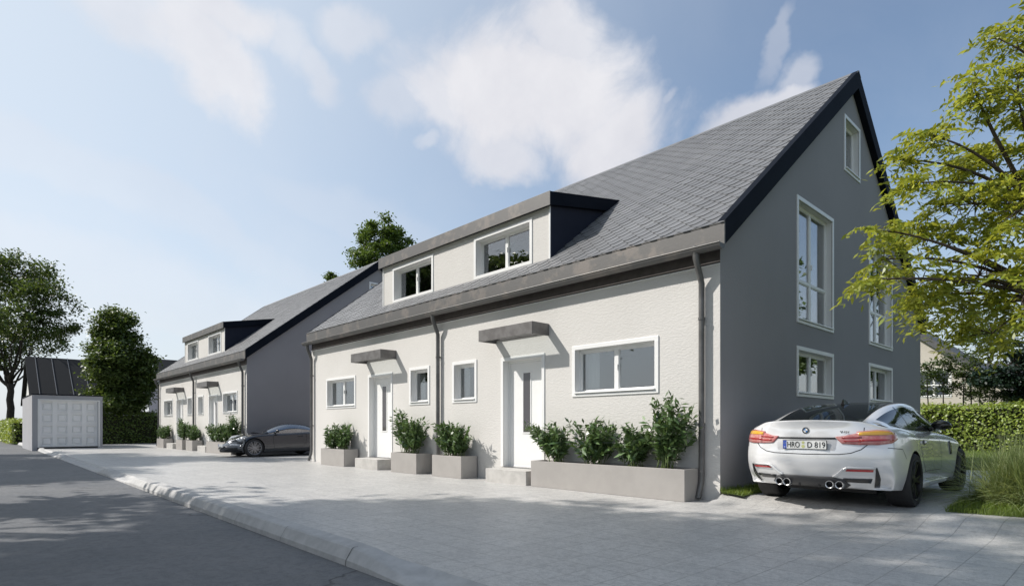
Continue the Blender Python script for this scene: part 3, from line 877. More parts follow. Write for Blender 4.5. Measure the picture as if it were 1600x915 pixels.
def cage_body(spec):
    """closed box-shaped cage over (across, along, up); returns a mesh object after smoothing and cutting the wheel arches"""
    S = spec['S']; Y = spec['Y']; K = spec['K']
    nS, nY, nK = len(S), len(Y), len(K)
    idx = {}; V = []
    def pos(i, j, k):
        s = S[i]; a = abs(s); y = Y[j]; t = K[k]
        zt = interp(spec['deck'], y); zb = interp(spec['floor'], y)
        sh = interp(spec['shoulder'], y) if 'shoulder' in spec else zt - .07
        z = zb + t * (sh - zb) / K[-2] if k < nK - 1 else zt
        if k == nK - 1: z = zt + spec['crown'](y) * (1 - s * s) + (sh + .02 - zt) * max(0, (a - .8) / .2) ** 1.5
        W = interp(spec['width'], y) * spec['wk'][k]
        x = s * W
        if k == 0: z += .0
        if j == 0: y = spec['rear_y'][k] + spec['rear_c'] * a ** 3.2
        elif j == 1: y += spec['rear_c'] * .42 * a ** 3
        elif j == nY - 1: y = spec['front_y'][k] - spec['front_c'] * a ** 2.6
        elif j == nY - 2: y -= spec['front_c'] * .45 * a ** 2.5
        if 'tweak' in spec: x, y, z = spec['tweak'](s, Y[j], t, k, x, y, z)
        return (x, y, z)
    def vi(i, j, k):
        q = (i, j, k)
        if q not in idx: idx[q] = len(V); V.append(pos(i, j, k))
        return idx[q]
    F = []
    for j in range(nY - 1):
        for i in range(nS - 1):
            F.append((vi(i, j, nK - 1), vi(i + 1, j, nK - 1), vi(i + 1, j + 1, nK - 1), vi(i, j + 1, nK - 1)))
            F.append((vi(i, j, 0), vi(i, j + 1, 0), vi(i + 1, j + 1, 0), vi(i + 1, j, 0)))
        for k in range(nK - 1):
            F.append((vi(nS - 1, j, k), vi(nS - 1, j + 1, k), vi(nS - 1, j + 1, k + 1), vi(nS - 1, j, k + 1)))
            F.append((vi(0, j, k), vi(0, j, k + 1), vi(0, j + 1, k + 1), vi(0, j + 1, k)))
    for i in range(nS - 1):
        for k in range(nK - 1):
            F.append((vi(i, 0, k), vi(i + 1, 0, k), vi(i + 1, 0, k + 1), vi(i, 0, k + 1)))
            F.append((vi(i, nY - 1, k), vi(i, nY - 1, k + 1), vi(i + 1, nY - 1, k + 1), vi(i + 1, nY - 1, k)))
    me = bpy.data.meshes.new('cage'); me.from_pydata(V, [], F)
    inv = {v: q for q, v in idx.items()}
    at_ = me.attributes.new('crease_edge', 'FLOAT', 'EDGE')
    for e in me.edges:
        a, b = inv[e.vertices[0]], inv[e.vertices[1]]
        at_.data[e.index].value = spec['crease'](a, b, nS, nY, nK)
    o = bpy.data.objects.new('cage', me); COL.objects.link(o)
    m = o.modifiers.new('s', 'SUBSURF'); m.levels = m.render_levels = 3
    smooth = evaluated(o)
    smooth.materials.clear(); smooth.materials.append(spec['paint']); smooth.materials.append(M_MATBLK)
    bpy.data.objects.remove(o)
    o = bpy.data.objects.new('cage', smooth); COL.objects.link(o)
    cutters = []
    for wy in (0.0, spec['wheelbase']):
        for sx in (-1, 1):
            mb = MB(); n = 48; r = spec['arch_r']; zc = spec['wheel_r'] + spec.get('arch_up', .0)
            xa, xb = sx * .56, sx * 1.3
            v = [(x, wy + r * math.cos(2 * math.pi * k / n), zc + r * math.sin(2 * math.pi * k / n)) for x in (xa, xb) for k in range(n)]
            mb.add(v, [tuple(range(n)), tuple(range(n, 2 * n))] + [(k, (k + 1) % n, n + (k + 1) % n, n + k) for k in range(n)])
            c = mb.build('cutter', [M_MATBLK], local=True)
            bm = bmesh.new(); bm.from_mesh(c.data); bmesh.ops.recalc_face_normals(bm, faces=bm.faces); bm.to_mesh(c.data); bm.free()
            cutters.append(c)
            b = o.modifiers.new('b', 'BOOLEAN'); b.object = c; b.operation = 'DIFFERENCE'; b.solver = 'EXACT'
            try: b.material_mode = 'TRANSFER'
            except Exception: pass
    body = evaluated(o)
    bvh = BVHTree.FromPolygons([v.co.copy() for v in smooth.vertices], [tuple(p.vertices) for p in smooth.polygons])
    bpy.data.objects.remove(o)
    for c in cutters: bpy.data.objects.remove(c)
    body.polygons.foreach_set('use_smooth', [True] * len(body.polygons))
    body.set_sharp_from_angle(angle=R(32))
    return body, bvh

def mesh_obj(name, me, parent):
    o = bpy.data.objects.new(name, me); COL.objects.link(o); o.parent = parent; return o

def split_mats(me, keys):
    """one mesh per material index"""
    out = {}
    P = [list(p.vertices) for p in me.polygons]; mi = [p.material_index for p in me.polygons]
    co = [tuple(v.co) for v in me.vertices]
    for k in keys:
        fs = [p for p, m in zip(P, mi) if m == k]
        ids = sorted(set(i for f in fs for i in f)); mp = {i: n for n, i in enumerate(ids)}
        q = bpy.data.meshes.new('part'); q.from_pydata([co[i] for i in ids], [], [tuple(mp[i] for i in f) for f in fs])
        q.polygons.foreach_set('use_smooth', [True] * len(fs)); q.update()
        out[k] = q
    return out

class Skin:
    """lays patches, strips and marks on the body surface"""
    def __init__(s, bvh, root): s.b = bvh; s.root = root
    def hit(s, p, z, ang, off=.004):
        """ang: horizontal direction the patch faces, degrees from straight back (0), +90 = right side, 180 = front"""
        a = R(ang); out = Vector((math.sin(a), -math.cos(a), 0)); r = Vector((math.cos(a), math.sin(a), 0))
        o = out * 6 + r * p + Vector((0, 0, z))
        h, n, i, d = s.b.ray_cast(o, -out)
        if h is None: return None
        return h + out * off
    def patch(s, name, outline, ang, mat, parent=None, off=.006, thick=.012, cuts=3, uoff=0.0):
        bm = bmesh.new()
        vs = [bm.verts.new((p, z, 0)) for p, z in outline]
        f = bm.faces.new(vs)
        bmesh.ops.triangulate(bm, faces=[f])
        bmesh.ops.subdivide_edges(bm, edges=bm.edges, cuts=cuts, use_grid_fill=True)
        bad = []
        for v in bm.verts:
            h = s.hit(v.co.x, v.co.y, ang, off)
            if h is None: bad.append(v)
            else: v.co = h
        if bad: bmesh.ops.delete(bm, geom=bad, context='VERTS')
        me = bpy.data.meshes.new(name); bm.to_mesh(me); bm.free()
        me.polygons.foreach_set('use_smooth', [True] * len(me.polygons)); me.materials.append(mat)
        o = mesh_obj(name, me, parent or s.root)
        if thick:
            m = o.modifiers.new('solid', 'SOLIDIFY'); m.thickness = thick; m.offset = 0
        return o
    def strip(s, mb, pts, ang, w=.008, off=.0015, n=10):
        """thin dark line along the surface"""
        dense = []
        for (a, b) in zip(pts[:-1], pts[1:]):
            for k in range(n): dense.append((a[0] + (b[0] - a[0]) * k / n, a[1] + (b[1] - a[1]) * k / n))
        dense.append(pts[-1])
        prev = None
        for i, (p, z) in enumerate(dense):
            q = dense[min(i + 1, len(dense) - 1)]; o = dense[max(i - 1, 0)]
            d = Vector((q[0] - o[0], q[1] - o[1])); d.normalize(); nn = Vector((-d.y, d.x)) * w * .5
            A, B = s.hit(p + nn.x, z + nn.y, ang, off), s.hit(p - nn.x, z - nn.y, ang, off)
            if A is None or B is None: prev = None; continue
            if prev: mb.add([prev[0], prev[1], B, A], [(0, 1, 2, 3)])
            prev = (A, B)

def text_mesh(body, size, shear=0.0):
    c = bpy.data.curves.new('t', 'FONT'); c.body = body; c.size = size; c.shear = shear; c.extrude = .0012; c.resolution_u = 3
    o = bpy.data.objects.new('t', c); COL.objects.link(o)
    me = evaluated(o); bpy.data.objects.remove(o)
    return me

def place_text(name, body, w, h, c, mat, parent, shear=0.0):
    """lettering in the x-z plane facing backwards (-y), fitted to width w and height h around c"""
    me = text_mesh(body, .1, shear)
    xs = [v.co.x for v in me.vertices]; ys = [v.co.y for v in me.vertices]
    sx = w / (max(xs) - min(xs)); sy = h / (max(ys) - min(ys)); mx, my = (max(xs) + min(xs)) / 2, (max(ys) + min(ys)) / 2
    for v in me.vertices: v.co = Vector((c[0] + (v.co.x - mx) * sx, c[1] - v.co.z, c[2] + (v.co.y - my) * sy))
    me.materials.clear(); me.materials.append(mat)
    return mesh_obj(name, me, parent)

def make_wheel(root, x, y, r, w, side, rimmat, spokes, style):
    """tyre (the wheel's own mesh) with rim, hub and brake disc"""
    c = (x, y, r); s = side
    m = MB(); hw = w / 2
    prof = [(r * .70, -hw * .9), (r * .80, -hw), (r * .93, -hw), (r * .985, -hw * .82), (r, -hw * .5), (r, hw * .5), (r * .985, hw * .82), (r * .93, hw), (r * .80, hw), (r * .70, hw * .9)]
    m.lathe(prof, c, 'x', 48, 0)
    for g in (-.45, -.15, .15, .45):
        m.lathe([(r * 1.001, hw * g - .004), (r * 1.003, hw * g), (r * 1.001, hw * g + .004)], c, 'x', 48, 1)
    t = m.build('wheel', [M_TYRE, M_MATBLK], root, smooth=True, local=True, angle=40)
    m = MB(); o = s * hw
    m.lathe([(r * .71, o * .93), (r * .745, o * 1.0), (r * .73, o * 1.02), (r * .70, o * .97), (r * .68, o * .5), (r * .66, -o * .8)], c, 'x', 48)
    nsp = spokes
    for k in range(nsp):
        a0 = 2 * math.pi * k / nsp
        for da in ((-.11, .11) if style == 'double' else (0,)):
            a1 = a0 + da * .35; a2 = a0 + da * 1.7
            P = lambda rr, a, d, wv: [(x + d, y + rr * math.cos(a) - wv * math.sin(a) * sg, r + rr * math.sin(a) + wv * math.cos(a) * sg) for sg in (-1, 1)]
            w1, w2 = (.016, .012) if style == 'double' else (.011, .009)
            A = P(r * .14, a1, o * .80, w1); B = P(r * .70, a2, o * .93, w2); A2 = P(r * .14, a1, o * .55, w1 * 1.4); B2 = P(r * .70, a2, o * .74, w2 * 1.3)
            m.add(A + B + A2 + B2, [(0, 1, 3, 2), (4, 6, 7, 5), (0, 2, 6, 4), (1, 5, 7, 3)])
    m.lathe([(0, o * .86), (r * .10, o * .85), (r * .17, o * .80), (r * .18, o * .5)], c, 'x', 24)
    m.build('rim', rimmat, t, smooth=True, local=True, angle=35)
    m = MB(); m.lathe([(r * .16, o * .40), (r * .56, o * .40), (r * .56, o * .25), (r * .16, o * .25)], c, 'x', 36)
    m.build('brake_disc', surf('brake_disc_steel', (.16, .16, .16), .35, metal=.9), t, local=True)
    return t

def greenhouse(root, st, rings, regions, mats, names, lvl=3):
    """lofted cabin; st rows = (y, belt half width, belt z, rail half width, rail z, roof z); regions(j, r) -> material key"""
    V = []; F = []; MI = []
    half = []
    for (y, wb, zb, wr, zl, zr) in st:
        row = [(wb, y, zb - .03), (wb + (wr - wb) * .40 + .012, y, zb + (zl - zb) * .46), (wr + .006, y, zl - .012), (wr - .045, y, zl + (zr - zl) * .55), (wr * .52, y, zr - .004), (0, y, zr + .003)]
        half.append(row)
    n = 11
    for row in half:
        V += [(-p[0], p[1], p[2]) for p in row] + [row[k] for k in (4, 3, 2, 1, 0)]
    for j in range(len(st) - 1):
        for k in range(n - 1):
            F.append((j * n + k, j * n + k + 1, (j + 1) * n + k + 1, (j + 1) * n + k))
            MI.append(regions(j, k if k < 5 else 9 - k))
    me = bpy.data.meshes.new('cabin'); me.from_pydata(V, [], F); me.polygons.foreach_set('material_index', MI)
    o = bpy.data.objects.new('cabin', me); COL.objects.link(o)
    for i in range(len(mats)): me.materials.append(mats[i])
    m = o.modifiers.new('s', 'SUBSURF'); m.levels = m.render_levels = lvl
    ev = evaluated(o); bpy.data.objects.remove(o)
    parts = split_mats(ev, range(len(mats)))
    res = {}
    for k, q in parts.items():
        if not len(q.polygons): continue
        q.materials.append(mats[k])
        if names[k] == 'side_window':      # one pane object per side
            pair = []
            for sg in (-1, 1):
                fs = [tuple(p.vertices) for p in q.polygons if p.center.x * sg > 0]
                ids = sorted(set(i for f in fs for i in f)); mp = {i: n_ for n_, i in enumerate(ids)}
                w_ = bpy.data.meshes.new('side_window'); w_.from_pydata([tuple(q.vertices[i].co) for i in ids], [], [tuple(mp[i] for i in f) for f in fs])
                w_.polygons.foreach_set('use_smooth', [True] * len(fs)); w_.materials.append(mats[k])
                pair.append(mesh_obj('side_window', w_, root))
            res[names[k]] = pair[1]
            continue
        res[names[k]] = mesh_obj(names[k], q, root)
    return res, ev

# ---------- silver coupe, seen from behind
def silver_coupe():
    root = thing('coupe', 'silver-white coupe with four exhaust pipes parked beside the dark gable wall', 'car', (1.43, .47, -.05), group=None)
    S = [-1, -.86, -.6, -.25, 0, .25, .6, .86, 1]
    Y = [-1.06, -.80, -.42, -.10, .35, .9, 1.5, 2.1, 2.5, 2.81, 3.15, 3.42, 3.60]
    K = [0, .16, .38, .60, .80, .93, 1.0]
    spec = dict(S=S, Y=Y, K=K, paint=M_SILV, wheelbase=2.81, wheel_r=.338, arch_r=.372, arch_up=.0,
        deck=[(-1.06, 1.065), (-.80, 1.075), (-.42, 1.045), (.35, 1.0), (1.5, .965), (2.3, .965), (2.81, .90), (3.2, .80), (3.45, .70), (3.6, .62)],
        shoulder=[(-1.06, 1.005), (-.42, 1.0), (.35, .955), (1.5, .925), (2.3, .90), (2.81, .83), (3.2, .74), (3.6, .56)],
        floor=[(-1.06, .27), (-.7, .24), (.5, .20), (2.6, .18), (3.6, .20)],
        width=[(-1.06, .875), (-.80, .905), (-.42, .935), (.0, .955), (.35, .935), (.9, .905), (1.5, .895), (2.1, .905), (2.5, .93), (2.81, .945), (3.15, .925), (3.42, .88), (3.6, .80)],
        wk=[.93, .985, 1.0, .99, .965, .915, .80],
        rear_y=[-.90, -1.02, -1.09, -1.085, -1.045, -1.03, -1.065], rear_c=.30,
        front_y=[3.48, 3.60, 3.62, 3.60, 3.56, 3.50, 3.44], front_c=.42,
        crown=lambda y: .03 if y < 0 else .05,
        crease=lambda a, b, nS, nY, nK: (.75 if (a[1] == 0 and b[1] == 0 and a[2] == nK - 1 and b[2] == nK - 1) else
                                         .62 if (a[2] == b[2] == 4 and a[0] == b[0] and a[0] in (0, nS - 1)) else
                                         .5 if (a[2] == b[2] == 0) else
                                         .25 if (a[2] == b[2] == 2 and a[1] == b[1] == 0) else 0))
    body, bvh = cage_body(spec)
    B = mesh_obj('body', body, root)
    sk = Skin(bvh, root)
    st = [(-.70, .80, 1.035, .60, 1.050, 1.072), (-.52, .795, 1.03, .60, 1.10, 1.125), (-.12, .785, 1.015, .60, 1.205, 1.245), (.38, .78, .995, .60, 1.29, 1.335), (.85, .78, .985, .598, 1.325, 1.372), (1.30, .775, .975, .590, 1.325, 1.380), (1.62, .77, .97, .580, 1.295, 1.350), (1.95, .765, .965, .60, 1.18, 1.225), (2.25, .76, .96, .66, 1.05, 1.085), (2.46, .745, .95, .70, .955, .985)]
    def reg(j, k):
        if k <= 1: return 1 if 1 <= j <= 6 else 0
        if k == 2: return 0
        if j <= 2: return 2
        if j >= 6: return 3
        return 4
    cab, ev = greenhouse(root, st, None, reg, [M_SILV, M_CARGL, M_CARGL, M_CARGL, M_CARBLK], ['pillars', 'side_window', 'rear_window', 'windscreen', 'roof_panel'])
    # black window surround line and door pillar
    gb = BVHTree.FromPolygons([v.co.copy() for v in ev.vertices], [tuple(p.vertices) for p in ev.polygons])
    gs = Skin(gb, root)
    for sg in (1, -1):
        m = MB()
        gs.strip(m, [(.42 * sg, 1.02), (.36 * sg, 1.30)], 90 * sg, .045, .003)
        gs.strip(m, [(-.45 * sg, 1.045), (.2 * sg, 1.005), (1.0 * sg, .985), (2.1 * sg, .975)], 90 * sg, .026, .004)
        m.build('window_trim', M_CARBLK, root, local=True, smooth=True)
    # tail lamps: inner part on the boot lid, outer part wrapping the corner
    for sg in (-1, 1):
        X = lambda pts: [(p * sg, z) for p, z in pts]
        i_ = sk.patch('tail_lamp', X([(.335, .890), (.355, .862), (.41, .805), (.60, .792), (.605, .945), (.52, .925), (.43, .900)]), 0, M_LAMP, thick=.016)
        sk.patch('lamp_bar', X([(.40, .880), (.42, .866), (.60, .875), (.60, .894)]), 0, M_LAMPD, i_, off=.016, thick=.006)
        sk.patch('lamp_bar', X([(.42, .845), (.44, .828), (.60, .830), (.60, .848)]), 0, M_LAMPD, i_, off=.016, thick=.006)
        A = 38 * sg; c_, s_ = math.cos(R(38)), math.sin(R(38))
        # corner patch coordinates measured along the diagonal
        o_ = sk.patch('tail_lamp', [(p * sg, z) for p, z in [(-.155, .795), (.05, .795), (.22, .815), (.31, .86), (.30, .925), (.21, .966), (.05, .972), (-.155, .952)]], A, M_LAMP, thick=.016)
        sk.patch('lamp_reflection', [(p * sg, z) for p, z in [(-.14, .908), (.27, .915), (.25, .945), (.18, .957), (.05, .960), (-.14, .943)]], A, M_AMBER, o_, off=.016, thick=.006)  # yellowish reflection along the lamp top, put in as amber colour
        sk.patch('lamp_bar', [(p * sg, z) for p, z in [(-.14, .835), (.24, .845), (.255, .868), (-.14, .858)]], A, M_LAMPD, o_, off=.016, thick=.006)
    # boot lid seam and bumper seams
    m = MB()
    sk.strip(m, [(-.66, .80), (-.60, .74), (-.50, .695), (-.38, .678), (0, .672), (.38, .678), (.50, .695), (.60, .74), (.66, .80)], 0, .010)
    sk.strip(m, [(-.612, .795), (-.612, 1.0)], 0, .008); sk.strip(m, [(.612, .795), (.612, 1.0)], 0, .008)
    for sg in (1, -1):
        sk.strip(m, [(1.62 * sg, .40), (1.66 * sg, .75), (1.62 * sg, .95)], 90 * sg, .008)          # door front
        sk.strip(m, [(.42 * sg, .95), (.36 * sg, .80), (.46 * sg, .55), (.62 * sg, .42)], 90 * sg, .008)
        sk.strip(m, [(.62 * sg, .42), (1.62 * sg, .40)], 90 * sg, .008)
        sk.strip(m, [(-.80 * sg, .76), (-.50 * sg, .74), (-.40 * sg, .62)], 90 * sg, .007)
    m.build('panel_seam', M_SEAMG, B, local=True)
    # recess and number plate
    sk.patch('plate_recess', [(-.335, .722), (.335, .722), (.345, .745), (.355, .862), (-.355, .862), (-.345, .745)], 0, surf('plate_recess_paint', (.50, .50, .51), .35, metal=.35, coat=.6), B, off=.003, thick=0)
    sk.patch('handle_strip', [(-.35, .862), (.35, .862), (.335, .880), (-.335, .880)], 0, M_MATBLK, B, off=.006)
    py = sk.hit(0, .79, 0, 0).y - .020
    m = MB(); m.box(-.262, .262, py, py + .010, .732, .845); pb = m.build('number_plate', M_LETTER, root, bevel=.004, local=True)
    m = MB(); m.box(-.256, .256, py - .003, py - .0005, .738, .839); m.build('plate_face', M_PLATE, pb, local=True)
    m = MB(); m.box(-.256, -.214, py - .0045, py - .0035, .738, .839); m.build('blue_band', M_BLUE, pb, local=True)
    place_text('lettering', 'HRO', .150, .072, (-.128, py - .006, .7885), M_LETTER, pb)
    place_text('lettering', 'D 819', .205, .072, (.142, py - .006, .7885), M_LETTER, pb)
    place_text('lettering', 'D', .016, .022, (-.235, py - .006, .755), M_PLATE, pb)
    m = MB()
    for z, r in ((.815, .017), (.768, .021)): m.lathe([(0, py - .005), (r, py - .005), (r, py - .003)], (-.012, 0, z), 'y', 20)
    m.build('seal', M_SEAL, pb, local=True)
    m = MB()
    for k in range(12):
        a = 2 * math.pi * k / 12
        m.lathe([(0, py - .0055), (.0022, py - .0055)], (-.235 + .013 * math.cos(a), 0, .808 + .013 * math.sin(a)), 'y', 6)
    m.build('star_ring', M_SEAL, pb, local=True)
    # roundel
    h = sk.hit(0, .965, 0, 0); ey = h.y - .004
    m = MB(); m.lathe([(0, -.004), (.040, -.004), (.041, .0), (.041, .012)], (0, ey, .965), 'y', 32); e = m.build('badge', M_MATBLK, root, local=True, smooth=True, angle=40)
    m = MB(); m.lathe([(.039, -.0065), (.041, -.0065), (.042, -.003)], (0, ey, .965), 'y', 32); m.lathe([(.0245, -.0065), (.0265, -.0065)], (0, ey, .965), 'y', 32); m.build('ring', M_CHROME, e, local=True)
    for q in range(4):
        m = MB(); v = [(0, ey - .0062, .965)] + [(.0243 * math.cos(R(90 * q + 15 * k)), ey - .0062, .965 + .0243 * math.sin(R(90 * q + 15 * k))) for k in range(7)]
        m.add(v, [tuple(range(8))]); m.build('quadrant', M_EMBL if q in (1, 3) else M_PLATE, e, local=True)
    # model mark on the boot lid
    yb = sk.hit(.42, .945, 0, 0).y
    t = place_text('model_mark', 'M4', .062, .026, (.452, yb - .008, .948), M_MATBLK, root, .25)
    m = MB()
    for k in range(3):
        m.add([(.350 + k * .020, yb - .010, .936), (.362 + k * .020, yb - .010, .936), (.372 + k * .020, yb - .008, .961), (.360 + k * .020, yb - .008, .961)], [(0, 1, 2, 3)])
    m.build('stripes', M_MATBLK, t, local=True)
    # lower bumper: diffuser, slots, reflectors, exhausts
    sk.patch('diffuser', [(-.46, .300), (-.40, .370), (-.28, .395), (.28, .395), (.40, .370), (.46, .300), (.40, .262), (-.40, .262)], 0, surf('diffuser_grey', (.055, .055, .058), .5), B, off=.008)
    m = MB()
    for x in (-.24, -.12, .12, .24):
        q = sk.hit(x, .29, 0, 0)
        if q: m.box(x - .008, x + .008, q.y - .018, q.y + .01, .262, .34)
    m.build('diffuser_fin', M_MATBLK, B, local=True)
    for sg in (-1, 1):
        A = 30 * sg
        sk.patch('air_slot', [(p * sg, z) for p, z in [(-.14, .345), (.165, .338), (.17, .388), (-.13, .385)]], A, M_CARBLK, B, off=.006)
        sk.patch('air_slot', [(p * sg, z) for p, z in [(.215, .280), (.275, .285), (.255, .40), (.205, .525), (.190, .525), (.20, .40)]], A, M_CARBLK, B, off=.006)
        sk.patch('bumper_sweep', [(p * sg, z) for p, z in [(-.25, .405), (-.22, .43), (-.16, .507), (-.11, .532), (.185, .532), (.185, .516), (-.105, .514), (-.145, .492), (-.205, .405)]], A, M_SILV, B, off=.014, thick=.02)
        sk.patch('reflector', [(p * sg, z) for p, z in [(-.12, .478), (.165, .476), (.167, .502), (-.11, .503)]], A, M_REFL, root, off=.008)
        for x in (.255, .360):
            h = sk.hit(x * sg, .32, 0, 0); y0 = (h.y if h else -.95) - .055
            m = MB(); m.lathe([(.044, .30), (.051, .28), (.052, .012), (.047, 0), (.038, .004), (.036, .12), (0, .12)], (x * sg, y0, .305), 'y', 28); ep = m.build('exhaust_pipe', [M_CHROME], root, smooth=True, local=True, angle=50)
            m = MB(); m.lathe([(.0365, .02), (.0365, .11), (0, .11)], (x * sg, y0, .305), 'y', 24); m.build('pipe_bore', M_MATBLK, ep, local=True)
    # sides
    for sg in (1, -1):
        A = 90 * sg
        sk.patch('side_skirt', [(p * sg, z) for p, z in [(.42, .215), (2.40, .205), (2.40, .265), (.42, .285)]], A, M_SILV, B, off=.022, thick=.04)
        sk.patch('fender_vent', [(p * sg, z) for p, z in [(2.16, .60), (2.22, .60), (2.26, .74), (2.22, .80), (2.17, .78)]], A, M_CARBLK, B, off=.006)
        h = sk.hit(.62 * sg, .80, A, 0)
        hd = sk.patch('door_handle', [(p * sg, z) for p, z in [(.56, .795), (.78, .785), (.785, .815), (.57, .825)]], A, M_SILV, root, off=.022, thick=.018)
        sk.patch('handle_cup', [(p * sg, z) for p, z in [(.58, .775), (.66, .772), (.67, .83), (.60, .835)]], A, M_CARBLK, hd, off=.004)
        m = MB()   # mirror
        x = .875 * sg
        v = []; nu, nv = 10, 8
        for a in range(nv + 1):
            ph = math.pi * a / nv
            for b in range(nu):
                th = 2 * math.pi * b / nu
                v.append((x + .125 * math.sin(ph) * math.cos(th), 1.72 + .065 * math.sin(ph) * math.sin(th), 1.035 + .072 * math.cos(ph)))
        m.add(v, [(a * nu + b, a * nu + (b + 1) % nu, (a + 1) * nu + (b + 1) % nu, (a + 1) * nu + b) for a in range(nv) for b in range(nu)])
        m.tube([(.72 * sg, 1.76, .965), (.80 * sg, 1.74, 1.0)], [.03, .03], 8)
        m.build('mirror', M_CARBLK, root, smooth=True, local=True)
    # roof fin
    m = MB(); m.add([(-.025, .30, 1.318), (.025, .30, 1.318), (.03, .52, 1.345), (-.03, .52, 1.345), (0, .315, 1.405), (0, .345, 1.412)], [(0, 1, 4), (1, 2, 5, 4), (2, 3, 5), (3, 0, 4, 5), (0, 3, 2, 1)])
    m.build('roof_antenna', M_CARBLK, root, local=True, bevel=.004)
    # cabin
    for x in (-.38, .38):
        for y, z0 in ((.62, .30), (1.35, .30)):
            m = MB(); m.box(x - .25, x + .25, y - .50 if y > 1 else y - .45, y - .32, .60, 1.06 if y > 1 else 1.0); m.box(x - .25, x + .25, y - .32, y + .15, .40, .62)
            s_ = m.build('seat', M_SEAT, root, bevel=.05, local=True)
            m = MB(); m.box(x - .14, x + .14, y - .47 if y > 1 else y - .52, y - .36, 1.06 if y > 1 else .99, 1.22 if y > 1 else 1.115); m.build('headrest', M_SEAT, s_, bevel=.04, local=True)
    m = MB(); v = [(0.0, 0, 0)]
    m.lathe([(.175, -.014), (.187, 0), (.175, .014), (.163, 0)], (-.38, 1.78, 1.0), 'y', 28, closed=True); m.build('steering_wheel', M_MATBLK, root, smooth=True, local=True)
    for y in (0.0, 2.81):
        for sg in (-1, 1): make_wheel(root, sg * (.955 - .135 - .01), y, .338, .275, sg, M_RIMD, 5, 'double')
    # underside, hung low as a dark block to deepen the shade under the car
    m = MB(); m.box(-.55, .55, -.18, 3.3, .15, .34); m.build('underbody', M_MATBLK, root, local=True)
    return root

